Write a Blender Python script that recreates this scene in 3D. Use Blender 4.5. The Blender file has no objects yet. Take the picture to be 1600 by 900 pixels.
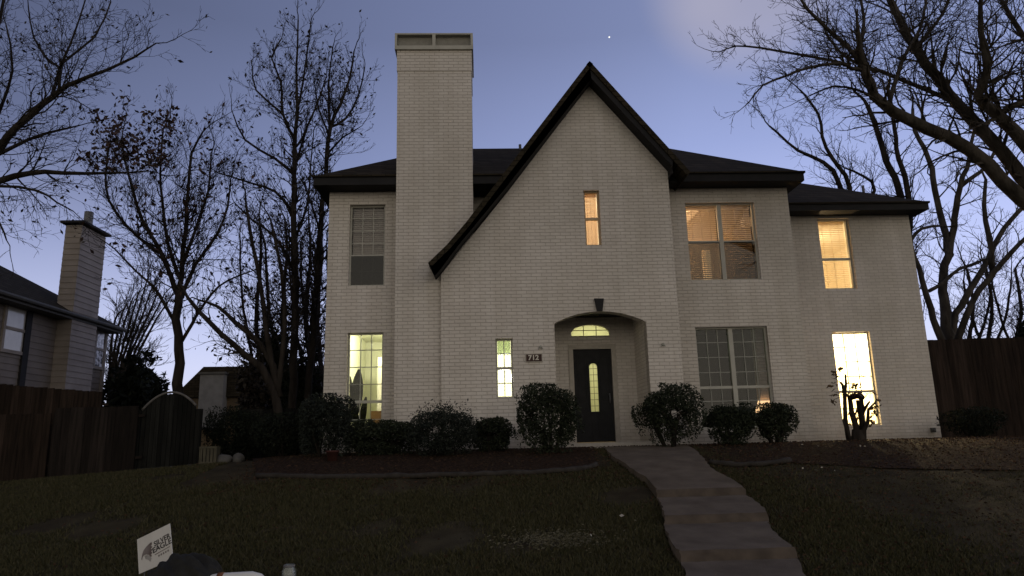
import bpy, bmesh, math, random
import numpy as np
from mathutils import Vector, Matrix
random.seed(7); np.random.seed(7)
sc = bpy.context.scene
COL = sc.collection
# ------------------------------------------------------------------ camera
F = 1100.0
ZC = 0.20
Q = (0.21234803, -0.02529616, 0.04328363)
def cam_axes(p, r, y):
    fwd = np.array([math.sin(y)*math.cos(p), math.cos(y)*math.cos(p), math.sin(p)])
    right = np.array([math.cos(y), -math.sin(y), 0.0]); up = np.cross(right, fwd)
    c, s = math.cos(r), math.sin(r)
    return c*right+s*up, -s*right+c*up, fwd
AX = cam_axes(*Q)
cd = bpy.data.cameras.new('camera'); cam = bpy.data.objects.new('camera', cd); COL.objects.link(cam)
m = Matrix.Identity(4)
for i in range(3):
    m[i][0] = AX[0][i]; m[i][1] = AX[1][i]; m[i][2] = -AX[2][i]
m[2][3] = ZC
cam.matrix_world = m
cd.sensor_width = 36; cd.lens = F/1600*36; cd.clip_end = 2000; cd.clip_start = 0.05
sc.camera = cam
# ------------------------------------------------------------------ sky
w = bpy.data.worlds.new('World'); sc.world = w; w.use_nodes = True
nt = w.node_tree; nt.nodes.clear(); N = nt.nodes; Lk = nt.links
def ramp(nodes, stops):
    r = nodes.new('ShaderNodeValToRGB'); e = r.color_ramp.elements
    while len(e) > 1: e.remove(e[-1])
    e[0].position = stops[0][0]; e[0].color = (*stops[0][1], 1)
    for p, c in stops[1:]:
        q = e.new(p); q.color = (*c, 1)
    return r
tc = N.new('ShaderNodeTexCoord'); sp = N.new('ShaderNodeSeparateXYZ'); Lk.new(tc.outputs['Generated'], sp.inputs[0])
front = ramp(N, [(0, (.02, .02, .022)), (.02, (.66, .67, .80)), (.13, (.58, .63, .89)), (.25, (.44, .505, .82)), (.38, (.285, .345, .61)), (.52, (.185, .225, .40)), (1, (.12, .15, .30))])
back = ramp(N, [(0, (.03, .028, .025)), (.02, (1.02, .90, .74)), (.25, (.86, .79, .68)), (.5, (.42, .40, .40)), (1, (.12, .15, .30))])
Lk.new(sp.outputs[2], front.inputs[0]); Lk.new(sp.outputs[2], back.inputs[0])
mr = N.new('ShaderNodeMapRange'); mr.inputs[1].default_value = .25; mr.inputs[2].default_value = -.35; mr.interpolation_type = 'SMOOTHSTEP'
Lk.new(sp.outputs[1], mr.inputs[0])
mx = N.new('ShaderNodeMix'); mx.data_type = 'RGBA'; Lk.new(mr.outputs[0], mx.inputs[0]); Lk.new(front.outputs[0], mx.inputs[6]); Lk.new(back.outputs[0], mx.inputs[7])
# the sky is darker towards the left (away from the afterglow)
ml = N.new('ShaderNodeMapRange'); ml.inputs[1].default_value = -.75; ml.inputs[2].default_value = .28; ml.inputs[3].default_value = .24; ml.inputs[4].default_value = 1.0
Lk.new(sp.outputs[0], ml.inputs[0])
mm = N.new('ShaderNodeMix'); mm.data_type = 'RGBA'; mm.blend_type = 'MULTIPLY'; mz = N.new('ShaderNodeMapRange'); mz.inputs[1].default_value = .10; mz.inputs[2].default_value = .36; mz.inputs[3].default_value = .12; Lk.new(sp.outputs[2], mz.inputs[0]); Lk.new(mz.outputs[0], mm.inputs[0])
Lk.new(mx.outputs[2], mm.inputs[6]); Lk.new(ml.outputs[0], mm.inputs[7])
# evening star
pv = Vector(AX[0]*(952-800)+AX[1]*(450-58)+AX[2]*F).normalized()
dt = N.new('ShaderNodeVectorMath'); dt.operation = 'DOT_PRODUCT'; dt.inputs[1].default_value = pv
nm = N.new('ShaderNodeVectorMath'); nm.operation = 'NORMALIZE'; Lk.new(tc.outputs['Generated'], nm.inputs[0]); Lk.new(nm.outputs[0], dt.inputs[0])
gt = N.new('ShaderNodeMath'); gt.operation = 'GREATER_THAN'; gt.inputs[1].default_value = math.cos(.0011); Lk.new(dt.outputs['Value'], gt.inputs[0])
# pale lens-flare glow painted into the sky, high on the right
cv = Vector(AX[0]*(1165-800)+AX[1]*(450+40)+AX[2]*F).normalized()
cdp = N.new('ShaderNodeVectorMath'); cdp.operation = 'DOT_PRODUCT'; cdp.inputs[1].default_value = cv; Lk.new(nm.outputs[0], cdp.inputs[0])
cmr = N.new('ShaderNodeMapRange'); cmr.interpolation_type = 'SMOOTHSTEP'; cmr.inputs[1].default_value = math.cos(.14); cmr.inputs[2].default_value = 1.0; Lk.new(cdp.outputs['Value'], cmr.inputs[0])
cnz = N.new('ShaderNodeTexNoise'); cnz.inputs['Scale'].default_value = 2.5; cnz.inputs['Detail'].default_value = 3; Lk.new(nm.outputs[0], cnz.inputs[0])
cml = N.new('ShaderNodeMath'); cml.operation = 'MULTIPLY'; Lk.new(cmr.outputs[0], cml.inputs[0]); Lk.new(cnz.outputs[0], cml.inputs[1])
cmx = N.new('ShaderNodeMix'); cmx.data_type = 'RGBA'; Lk.new(cml.outputs[0], cmx.inputs[0]); Lk.new(mm.outputs[2], cmx.inputs[6]); cmx.inputs[7].default_value = (.48, .44, .50, 1)
ms = N.new('ShaderNodeMix'); ms.data_type = 'RGBA'; Lk.new(gt.outputs[0], ms.inputs[0]); Lk.new(cmx.outputs[2], ms.inputs[6]); ms.inputs[7].default_value = (1.1, 1.1, 1, 1)
bg = N.new('ShaderNodeBackground'); bg.inputs[1].default_value = 1.0; Lk.new(ms.outputs[2], bg.inputs[0])
wo = N.new('ShaderNodeOutputWorld'); Lk.new(bg.outputs[0], wo.inputs[0])
sc.view_settings.view_transform = 'Standard'; sc.view_settings.look = 'None'; sc.view_settings.gamma = 1; sc.view_settings.exposure = .22
sc.cycles.max_bounces = 6; sc.cycles.diffuse_bounces = 3; sc.cycles.transparent_max_bounces = 12
sc.cycles.use_denoising = True; sc.cycles.sample_clamp_indirect = 4
# ------------------------------------------------------------------ helpers
def ray(x, y):
    d = AX[0]*(x-800)+AX[1]*(450-y)+AX[2]*F
    return d/d[1]
def P(x, y, Y):
    d = ray(x, y)*Y
    return Vector((d[0], Y, d[2]+ZC))
def PX(x, y, X):                      # point on the plane x = X
    d = ray(x, y); d = d*(X/d[0])
    return Vector((X, d[1], d[2]+ZC))
_prof = [(-400, -1.62), (-2, -1.62), (0, -1.6), (3, -1.5), (5, -1.34), (7, -1.10), (9.4, -.66), (10.5, -.42), (11.5, -.22), (12.6, -.05), (13.3, 0), (600, .0)]
def h(x, y):
    z = np.interp(y, [a for a, b in _prof], [b for a, b in _prof])
    z -= .06*min(6, max(0, -x-3.4)) if y > 4 else 0
    z -= .035*min(6, max(0, x-10.2)) if y > 4 else 0
    return float(z)
def hs(x, y):
    return (h(x, y-.5)+h(x, y)*2+h(x, y+.5))/4
def G(px, py):                        # ray through a pixel onto the ground
    d = ray(px, py); t = 2.0
    while t < 60:
        if d[2]*t+ZC < hs(d[0]*t, t): break
        t += .02
    return Vector((d[0]*t, t, hs(d[0]*t, t)))
def tag(o, label=None, cat=None, group=None, kind=None):
    if label: o['label'] = label
    if cat: o['category'] = cat
    if group: o['group'] = group
    if kind: o['kind'] = kind
    return o
def empty(name, loc, label, cat, group=None):
    o = bpy.data.objects.new(name, None); COL.objects.link(o); o.location = loc
    o.empty_display_size = .2
    return tag(o, label, cat, group)
def attach(o, parent):
    if parent is not None:
        o.parent = parent
        if parent.type == 'EMPTY' and parent.parent is None:
            o.matrix_parent_inverse = Matrix.Translation(-Vector(parent.location))
def mobj(name, verts, faces, mat, parent=None, smooth=False):
    me = bpy.data.meshes.new(name); me.from_pydata([tuple(v) for v in verts], [], faces); me.update()
    if mat: me.materials.append(mat)
    if smooth:
        for p in me.polygons: p.use_smooth = True
    o = bpy.data.objects.new(name, me); COL.objects.link(o); attach(o, parent)
    return o
class MB:
    def __init__(s): s.v = []; s.f = []
    def box(s, x0, x1, y0, y1, z0, z1):
        b = len(s.v)
        s.v += [(x0,y0,z0),(x1,y0,z0),(x1,y1,z0),(x0,y1,z0),(x0,y0,z1),(x1,y0,z1),(x1,y1,z1),(x0,y1,z1)]
        s.f += [(b,b+3,b+2,b+1),(b+4,b+5,b+6,b+7),(b,b+1,b+5,b+4),(b+1,b+2,b+6,b+5),(b+2,b+3,b+7,b+6),(b+3,b,b+4,b+7)]
        return s
    def quad(s, *p):
        b = len(s.v); s.v += [tuple(q) for q in p]; s.f.append(tuple(range(b, b+len(p)))); return s
    def tube(s, pts, rad, sides=4, cap=True):
        b = len(s.v); n = len(pts)
        a = None
        for i, p in enumerate(pts):
            d = (pts[min(i+1, n-1)]-pts[max(i-1, 0)])
            if d.length < 1e-9: d = Vector((0,0,1))
            d.normalize()
            if a is None: a = d.orthogonal().normalized()
            else:
                a = a-d*a.dot(d)
                a = a.normalized() if a.length > 1e-6 else d.orthogonal().normalized()
            c = d.cross(a)
            for k in range(sides):
                t = 2*math.pi*k/sides
                s.v.append(tuple(p+(a*math.cos(t)+c*math.sin(t))*rad[i]))
        for i in range(n-1):
            for k in range(sides):
                k2 = (k+1) % sides
                s.f.append((b+i*sides+k, b+i*sides+k2, b+(i+1)*sides+k2, b+(i+1)*sides+k))
        if cap:
            s.f.append(tuple(b+k for k in range(sides))[::-1]); s.f.append(tuple(b+(n-1)*sides+k for k in range(sides)))
        return s
    def prism(s, poly, y0, y1):       # poly in x,z extruded along y
        b = len(s.v); n = len(poly)
        s.v += [(x, y0, z) for x, z in poly]+[(x, y1, z) for x, z in poly]
        s.f.append(tuple(range(b, b+n))); s.f.append(tuple(range(b+2*n-1, b+n-1, -1)))
        for i in range(n):
            j = (i+1) % n; s.f.append((b+i, b+n+i, b+n+j, b+j))
        return s
    def build(s, name, mat, parent=None, smooth=False, bevel=0):
        o = mobj(name, s.v, s.f, mat, parent, smooth)
        if bevel:
            bm = bmesh.new(); bm.from_mesh(o.data)
            bmesh.ops.recalc_face_normals(bm, faces=bm.faces)
            bmesh.ops.bevel(bm, geom=list(bm.edges), offset=bevel, segments=2, affect='EDGES', profile=.6)
            bm.to_mesh(o.data); bm.free()
        return o
def curve_mesh(name, loops, half, mat, parent, fn):     # filled 2D outline with holes, given thickness
    cu = bpy.data.curves.new('tmp', 'CURVE'); cu.dimensions = '2D'; cu.fill_mode = 'BOTH'; cu.extrude = half
    for lp in loops:
        s = cu.splines.new('POLY'); s.points.add(len(lp)-1); s.use_cyclic_u = True
        for i, (x, y) in enumerate(lp): s.points[i].co = (x, y, 0, 1)
    o = bpy.data.objects.new('tmp', cu); COL.objects.link(o)
    dg = bpy.context.evaluated_depsgraph_get(); dg.update()
    me = bpy.data.meshes.new_from_object(o.evaluated_get(dg))
    bpy.data.objects.remove(o); bpy.data.curves.remove(cu)
    for v in me.vertices: v.co = fn(v.co)
    me.name = name; me.materials.clear(); me.materials.append(mat)
    r = bpy.data.objects.new(name, me); COL.objects.link(r); attach(r, parent)
    return r
def wall(parent, outer, holes, Y, th, mat, name='wall'):
    return curve_mesh(name, [outer]+holes, th/2, mat, parent, lambda c: Vector((c.x, Y+th/2-c.z, c.y)))
def text_obj(name, s, size, mat, parent, fn, depth=.002, bold=0.0, sx=1.0):
    cu = bpy.data.curves.new('tmp', 'FONT'); cu.body = s; cu.size = size; cu.extrude = depth; cu.offset = bold
    cu.align_x = 'CENTER'; cu.align_y = 'CENTER'
    o = bpy.data.objects.new('tmp', cu); COL.objects.link(o)
    dg = bpy.context.evaluated_depsgraph_get(); dg.update()
    me = bpy.data.meshes.new_from_object(o.evaluated_get(dg))
    bpy.data.objects.remove(o); bpy.data.curves.remove(cu)
    for v in me.vertices: v.co = fn(Vector((v.co.x*sx, v.co.y, v.co.z)))
    me.name = name; me.materials.clear(); me.materials.append(mat)
    r = bpy.data.objects.new(name, me); COL.objects.link(r); attach(r, parent)
    return r
# ------------------------------------------------------------------ materials
def base_mat(name, col, rough=.8, spec=.3, metal=0):
    mt = bpy.data.materials.new(name); mt.use_nodes = True
    b = mt.node_tree.nodes['Principled BSDF']
    b.inputs['Base Color'].default_value = (*col, 1); b.inputs['Roughness'].default_value = rough
    b.inputs['Specular IOR Level'].default_value = spec; b.inputs['Metallic'].default_value = metal
    return mt, mt.node_tree.nodes, mt.node_tree.links, b
def noisy(name, c1, c2, scale=5, rough=.85, spec=.25, bump=.0, bscale=None, detail=6, stretch=(1,1,1), lo=.35, hi=.65, bdist=.02):
    mt, n, l, b = base_mat(name, c1, rough, spec)
    t = n.new('ShaderNodeTexCoord'); mp = n.new('ShaderNodeMapping'); mp.inputs['Scale'].default_value = stretch
    l.new(t.outputs['Object'], mp.inputs[0])
    nz = n.new('ShaderNodeTexNoise'); nz.inputs['Scale'].default_value = scale; nz.inputs['Detail'].default_value = detail
    l.new(mp.outputs[0], nz.inputs[0])
    r = ramp(n, [(lo, c1), (hi, c2)]); l.new(nz.outputs[0], r.inputs[0]); l.new(r.outputs[0], b.inputs['Base Color'])
    if bump:
        n2 = n.new('ShaderNodeTexNoise'); n2.inputs['Scale'].default_value = bscale or scale*6; n2.inputs['Detail'].default_value = 8
        l.new(mp.outputs[0], n2.inputs[0])
        bp = n.new('ShaderNodeBump'); bp.inputs['Strength'].default_value = bump; bp.inputs['Distance'].default_value = bdist
        l.new(n2.outputs[0], bp.inputs['Height']); l.new(bp.outputs[0], b.inputs['Normal'])
    return mt
def brick_mat(name, c1, c2, mortar, bw=.21, bh=.072, ms=.011, bump=.7, spec=.25, grime=False):
    mt, n, l, b = base_mat(name, c1, .8, spec)
    t = n.new('ShaderNodeTexCoord'); s = n.new('ShaderNodeSeparateXYZ'); l.new(t.outputs['Object'], s.inputs[0])
    ad = n.new('ShaderNodeMath'); l.new(s.outputs[0], ad.inputs[0]); l.new(s.outputs[1], ad.inputs[1])
    cb = n.new('ShaderNodeCombineXYZ'); l.new(ad.outputs[0], cb.inputs[0]); l.new(s.outputs[2], cb.inputs[1])
    # slight wobble of the hand-laid courses
    wz = n.new('ShaderNodeTexNoise'); wz.inputs['Scale'].default_value = 2.2; l.new(t.outputs['Object'], wz.inputs[0])
    va = n.new('ShaderNodeVectorMath'); va.operation = 'MULTIPLY_ADD'; va.inputs[1].default_value = (.02, .012, 0)
    l.new(wz.outputs['Color'], va.inputs[0]); l.new(cb.outputs[0], va.inputs[2])
    br = n.new('ShaderNodeTexBrick'); br.inputs['Scale'].default_value = 1; br.inputs['Brick Width'].default_value = bw; br.inputs['Row Height'].default_value = bh
    br.inputs['Mortar Size'].default_value = ms; br.inputs['Mortar Smooth'].default_value = .6
    br.inputs['Color1'].default_value = (*c1, 1); br.inputs['Color2'].default_value = (*c2, 1); br.inputs['Mortar'].default_value = (*mortar, 1)
    l.new(va.outputs[0], br.inputs[0])
    nz = n.new('ShaderNodeTexNoise'); nz.inputs['Scale'].default_value = .8; nz.inputs['Detail'].default_value = 7; l.new(t.outputs['Object'], nz.inputs[0])
    r = ramp(n, [(.3, (.86, .86, .84)), (.7, (1, 1, 1))]); l.new(nz.outputs[0], r.inputs[0])
    mul = n.new('ShaderNodeMix'); mul.data_type = 'RGBA'; mul.blend_type = 'MULTIPLY'; mul.inputs[0].default_value = 1
    l.new(br.outputs['Color'], mul.inputs[6]); l.new(r.outputs[0], mul.inputs[7]); out = mul.outputs[2]
    if grime:
        mp = n.new('ShaderNodeMapping'); mp.inputs['Scale'].default_value = (3.2, 3.2, .28); l.new(t.outputs['Object'], mp.inputs[0])
        gz_ = n.new('ShaderNodeTexNoise'); gz_.inputs['Scale'].default_value = 1.3; gz_.inputs['Detail'].default_value = 8; l.new(mp.outputs[0], gz_.inputs[0])
        gr = ramp(n, [(.42, (.80, .775, .73)), (.60, (1, 1, 1))]); l.new(gz_.outputs[0], gr.inputs[0])
        m3 = n.new('ShaderNodeMix'); m3.data_type = 'RGBA'; m3.blend_type = 'MULTIPLY'; m3.inputs[0].default_value = .32; l.new(out, m3.inputs[6]); l.new(gr.outputs[0], m3.inputs[7]); out = m3.outputs[2]
        # mud splashed on the lowest courses
        dz = n.new('ShaderNodeTexNoise'); dz.inputs['Scale'].default_value = 5; dz.inputs['Detail'].default_value = 6; l.new(t.outputs['Object'], dz.inputs[0])
        ma = n.new('ShaderNodeMath'); ma.operation = 'MULTIPLY_ADD'; ma.inputs[1].default_value = .55; l.new(dz.outputs[0], ma.inputs[0]); l.new(s.outputs[2], ma.inputs[2])
        rr = n.new('ShaderNodeMapRange'); rr.inputs[1].default_value = .22; rr.inputs[2].default_value = .62; rr.inputs[3].default_value = .45; rr.inputs[4].default_value = 0; l.new(ma.outputs[0], rr.inputs[0])
        m4 = n.new('ShaderNodeMix'); m4.data_type = 'RGBA'; l.new(rr.outputs[0], m4.inputs[0]); l.new(out, m4.inputs[6]); m4.inputs[7].default_value = (.22, .175, .12, 1); out = m4.outputs[2]
    l.new(out, b.inputs['Base Color'])
    n2 = n.new('ShaderNodeTexNoise'); n2.inputs['Scale'].default_value = 45; n2.inputs['Detail'].default_value = 5; l.new(t.outputs['Object'], n2.inputs[0])
    inv = n.new('ShaderNodeMath'); inv.operation = 'MULTIPLY_ADD'; inv.inputs[1].default_value = -1; l.new(br.outputs['Fac'], inv.inputs[0])
    sc2 = n.new('ShaderNodeMath'); sc2.operation = 'MULTIPLY'; sc2.inputs[1].default_value = .5; l.new(n2.outputs[0], sc2.inputs[0]); l.new(sc2.outputs[0], inv.inputs[2])
    bp = n.new('ShaderNodeBump'); bp.inputs['Strength'].default_value = bump; bp.inputs['Distance'].default_value = .008
    l.new(inv.outputs[0], bp.inputs['Height']); l.new(bp.outputs[0], b.inputs['Normal'])
    return mt
def boards(name, c1, c2, c3):
    mt = noisy(name, c1, c2, 3, .9, .1, .8, stretch=(7, 7, .5)); n = mt.node_tree.nodes; l = mt.node_tree.links; b = n['Principled BSDF']
    src = b.inputs['Base Color'].links[0].from_socket; g = n.new('ShaderNodeNewGeometry'); r = ramp(n, [(0, (.55, .55, .55)), (.7, (1, 1, 1)), (1, c3)]); l.new(g.outputs['Random Per Island'], r.inputs[0])
    m_ = n.new('ShaderNodeMix'); m_.data_type = 'RGBA'; m_.blend_type = 'MULTIPLY'; m_.inputs[0].default_value = 1; l.new(src, m_.inputs[6]); l.new(r.outputs[0], m_.inputs[7]); l.new(m_.outputs[2], b.inputs['Base Color']); return mt
def glow(name, col, st):
    mt, n, l, b = base_mat(name, col); b.inputs['Emission Color'].default_value = (*col, 1); b.inputs['Emission Strength'].default_value = st; return mt
def glass_mat(name, tint=(1,1,1), refl=.06, frost=0.0, frost_col=(1,1,1)):
    mt = bpy.data.materials.new(name); mt.use_nodes = True; n = mt.node_tree.nodes; l = mt.node_tree.links; n.clear()
    o = n.new('ShaderNodeOutputMaterial'); tr = n.new('ShaderNodeBsdfTransparent'); tr.inputs[0].default_value = (*tint, 1)
    gl = n.new('ShaderNodeBsdfGlossy'); gl.inputs['Roughness'].default_value = .03
    fr = n.new('ShaderNodeFresnel'); fr.inputs[0].default_value = 1.5
    mxs = n.new('ShaderNodeMixShader'); l.new(fr.outputs[0], mxs.inputs[0]); l.new(tr.outputs[0], mxs.inputs[1]); l.new(gl.outputs[0], mxs.inputs[2])
    out = mxs.outputs[0]
    if frost:
        tl = n.new('ShaderNodeBsdfTranslucent'); tl.inputs[0].default_value = (*frost_col, 1)
        m2 = n.new('ShaderNodeMixShader'); m2.inputs[0].default_value = frost; l.new(out, m2.inputs[1]); l.new(tl.outputs[0], m2.inputs[2]); out = m2.outputs[0]
    l.new(out, o.inputs[0]); return mt
def leaf_mat(name, c1, c2, rough=.55, spec=.3):
    mt, n, l, b = base_mat(name, c1, rough, spec)
    g = n.new('ShaderNodeNewGeometry'); r = ramp(n, [(0, c1), (1, c2)]); l.new(g.outputs['Random Per Island'], r.inputs[0]); l.new(r.outputs[0], b.inputs['Base Color'])
    return mt
def slat_mat(name, col, tcol, f=.5):
    mt = bpy.data.materials.new(name); mt.use_nodes = True; n = mt.node_tree.nodes; l = mt.node_tree.links; n.clear()
    o = n.new('ShaderNodeOutputMaterial'); d = n.new('ShaderNodeBsdfDiffuse'); d.inputs[0].default_value = (*col, 1)
    t = n.new('ShaderNodeBsdfTranslucent'); t.inputs[0].default_value = (*tcol, 1); mxs = n.new('ShaderNodeMixShader'); mxs.inputs[0].default_value = f
    l.new(d.outputs[0], mxs.inputs[1]); l.new(t.outputs[0], mxs.inputs[2]); l.new(mxs.outputs[0], o.inputs[0]); return mt
M = dict(
    brick=brick_mat('painted_brick', (.665, .615, .56), (.725, .675, .615), (.535, .49, .435), ms=.0085, bump=.85, grime=True),
    sill=noisy('painted_ledge', (.42, .385, .33), (.50, .46, .40), 9, bump=.3),
    shingle=brick_mat('dark_shingle', (.028, .023, .015), (.046, .037, .025), (.014, .012, .009), .30, .11, .012, .5, .04),
    fascia=noisy('charcoal_trim', (.020, .0195, .020), (.026, .025, .026), 3, .7, .12, .1),
    vinyl=noisy('window_vinyl', (.42, .41, .36), (.47, .46, .40), 4, .5),
    vinyl2=noisy('pale_muntin', (.30, .30, .26), (.34, .34, .30), 4, .5),
    dbrown=noisy('brown_trim', (.10, .07, .04), (.13, .09, .05), 4, .5),
    glass=glass_mat('window_glass'),
    screen=glass_mat('screen_mesh', (.22, .22, .21)),
    door=noisy('black_door_paint', (.017, .017, .018), (.024, .024, .025), 6, .6, .15, .05),
    conc=noisy('walk_concrete', (.082, .064, .046), (.138, .110, .082), 3.2, .9, .2, .5, 60, lo=.3, hi=.7),
    curb=noisy('edging_stone', (.028, .024, .020), (.048, .042, .036), 7, .9, .2, .5),
    mulch=noisy('mulch', (.014, .009, .006), (.050, .030, .019), 22, .95, .1, 1, 60, bdist=.04),
    soil=noisy('lawn_soil', (.030, .023, .013), (.058, .047, .025), 3.5, .95, .1, 1, 55, lo=.3, hi=.7, bdist=.03),
    grass=leaf_mat('grass_blade', (.030, .031, .013), (.082, .072, .037), .8, .1),
    litter=leaf_mat('dead_leaf', (.022, .013, .008), (.075, .044, .028), .8, .1),
    shrub=leaf_mat('shrub_leaf', (.010, .015, .008), (.036, .043, .024), .7, .15),
    shrub2=leaf_mat('blue_green_leaf', (.010, .013, .010), (.030, .036, .028), .7, .15),
    ever=leaf_mat('evergreen_leaf', (.008, .010, .007), (.020, .024, .015), .8, .1),
    brown=leaf_mat('brown_oak_leaf', (.020, .010, .007), (.07, .034, .022)),
    seed=leaf_mat('dark_pod', (.012, .010, .008), (.035, .027, .02)),
    rust=leaf_mat('rust_leaf', (.035, .020, .010), (.12, .07, .025)),
    bark=noisy('bark', (.016, .013, .011), (.042, .035, .029), 6, .95, .1, 1, 22, stretch=(1, 1, .3), bdist=.03),
    bark2=noisy('pale_bark', (.028, .024, .019), (.075, .064, .052), 6, .95, .1, 1, 22, stretch=(1, 1, .3), bdist=.03),
    fence=boards('fence_wood', (.019, .0135, .0105), (.040, .027, .020), (1.3, 1.3, 1.35)),
    fence2=boards('old_fence_wood', (.013, .0105, .009), (.026, .020, .017), (1.4, 1.4, 1.4)),
    gate=boards('gate_wood', (.009, .009, .008), (.017, .017, .015), (1.3, 1.3, 1.3)),
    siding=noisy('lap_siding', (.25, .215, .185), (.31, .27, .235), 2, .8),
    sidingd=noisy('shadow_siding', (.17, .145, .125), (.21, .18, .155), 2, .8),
    trimg=noisy('grey_trim', (.07, .066, .06), (.09, .085, .075), 3, .7),
    plast=noisy('sign_plastic', (.60, .58, .54), (.68, .66, .61), 4, .45),
    ink=noisy('sign_ink', (.02, .018, .018), (.04, .03, .03), 9, .6),
    ink2=noisy('sign_ink_faded', (.11, .08, .075), (.22, .19, .18), 9, .6),
    bag=noisy('bag_plastic', (.019, .018, .015), (.028, .027, .023), 9, .7, .12, .6, 14, bdist=.04),
    white=noisy('white_enamel', (.62, .60, .54), (.70, .68, .62), 4, .4),
    amber=noisy('brown_tape', (.14, .05, .02), (.2, .08, .03), 8, .5),
    plate=noisy('plaque_brown', (.032, .010, .008), (.045, .015, .011), 8, .4),
    digit=noisy('digit_cream', (.62, .58, .50), (.7, .66, .58), 8, .5),
    plaster=noisy('interior_plaster', (.72, .68, .56), (.76, .72, .60), 2, .9),
    plasterg=noisy('pale_green_plaster', (.66, .67, .52), (.72, .73, .57), 2, .9),
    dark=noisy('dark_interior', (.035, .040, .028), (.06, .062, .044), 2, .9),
    wood=noisy('floor_wood', (.20, .11, .05), (.28, .16, .08), 4, .5),
    slatp=slat_mat('amber_shade', (.55, .42, .30), (.80, .62, .42), .6), amberw=noisy('amber_muntin', (.50, .38, .24), (.55, .42, .28), 4),
    slatw=slat_mat('blind_slat', (.55, .50, .44), (.5, .42, .32), .35),
    slata=slat_mat('amber_slat', (.62, .54, .42), (.72, .60, .42), .55),
    slatu=slat_mat('grey_blind_slat', (.42, .38, .34), (.2, .2, .2), .05),
    slatd=slat_mat('dim_blind_slat', (.33, .29, .25), (.3, .25, .2), .3),
    metal=noisy('flue_metal', (.10, .10, .11), (.16, .16, .17), 6, .5),
    crate=noisy('cream_crate', (.06, .054, .036), (.085, .076, .052), 6, .8),
)
clear = base_mat('clear_plastic', (.8, .85, .8), .08, .5)[0]
clear.node_tree.nodes['Principled BSDF'].inputs['Transmission Weight'].default_value = .9
# ------------------------------------------------------------------ ground
def axis(segs):
    o = []
    for a, b, s in segs:
        n = max(1, int(round((b-a)/s))); o += [a+(b-a)*i/n for i in range(n)]
    return o+[segs[-1][1]]
xs = axis([(-900, -60, 210), (-60, -16, 4), (-16, 16, .25), (16, 60, 4), (60, 900, 210)])
ys = axis([(-300, -20, 70), (-20, 0, 2), (0, 18, .2), (18, 60, 6), (60, 900, 210)])
rs = np.random.RandomState(3)
vv = [(x, y, hs(x, y)+(rs.normal()*.012 if abs(x) < 16 and 2 < y < 13.5 and not (.8 < x < 5) else 0)) for y in ys for x in xs]
ff = [(j*len(xs)+i, j*len(xs)+i+1, (j+1)*len(xs)+i+1, (j+1)*len(xs)+i) for j in range(len(ys)-1) for i in range(len(xs)-1)]
g = mobj('lawn_ground', vv, ff, M['soil'], smooth=True); tag(g, kind='structure')
g['label'] = 'dark dormant lawn sloping up to the white house'
def sheet(name, poly, mat, lift, step=.2):
    # polygon clipped grid that follows the ground
    bm = bmesh.new(); vs = [bm.verts.new((p[0], p[1], 0)) for p in poly]; bm.faces.new(vs)
    x0 = min(p[0] for p in poly); x1 = max(p[0] for p in poly); y0 = min(p[1] for p in poly); y1 = max(p[1] for p in poly)
    x = x0+step
    while x < x1:
        bmesh.ops.bisect_plane(bm, geom=bm.verts[:]+bm.edges[:]+bm.faces[:], plane_co=(x, 0, 0), plane_no=(1, 0, 0)); x += step
    y = y0+step
    while y < y1:
        bmesh.ops.bisect_plane(bm, geom=bm.verts[:]+bm.edges[:]+bm.faces[:], plane_co=(0, y, 0), plane_no=(0, 1, 0)); y += step
    for v in bm.verts: v.co.z = hs(v.co.x, v.co.y)+lift
    bmesh.ops.triangulate(bm, faces=bm.faces[:])
    me = bpy.data.meshes.new(name); bm.to_mesh(me); bm.free(); me.materials.append(mat)
    o = bpy.data.objects.new(name, me); COL.objects.link(o); tag(o, kind='structure')
    if me.polygons and me.polygons[0].normal.z < 0: me.flip_normals()
    return o
bedL_edge = [G(400, 748), G(500, 750), G(600, 749), G(720, 747), G(830, 743), G(905, 738), G(932, 731)]
bedR_edge = [G(1110, 727), G(1150, 731), G(1195, 729), G(1235, 724)]
bl = [(-4.6, 14.4)]+[(p.x, p.y) for p in bedL_edge]+[(1.95, 12.9), (1.9, 14.4)]
sheet('planting_bed', bl, M['mulch'], .035)
p0 = G(1235, 724)
brp = [(3.6, 14.7)]+[(p.x, p.y) for p in bedR_edge]+[(p0.x+1.2, p0.y-.5), (p0.x+3.5, p0.y-.9), (12.5, 11.8), (13, 15.8)]
sheet('planting_bed', brp, M['mulch'], .016)
def kerb(pts):
    # irregular low concrete edging
    sm = []
    for i in range(len(pts)-1):
        for k in range(6): sm.append(pts[i].lerp(pts[i+1], k/6))
    sm.append(pts[-1]); mb = MB()
    sm = [Vector((p.x, p.y, hs(p.x, p.y)+.045+random.uniform(-.008, .008))) for p in sm]
    mb.tube(sm, [random.uniform(.034, .05) for _ in sm], 7)
    return tag(mb.build('bed_edging', M['curb'], smooth=True), kind='structure')
kerb(bedL_edge); kerb(bedR_edge)
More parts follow.
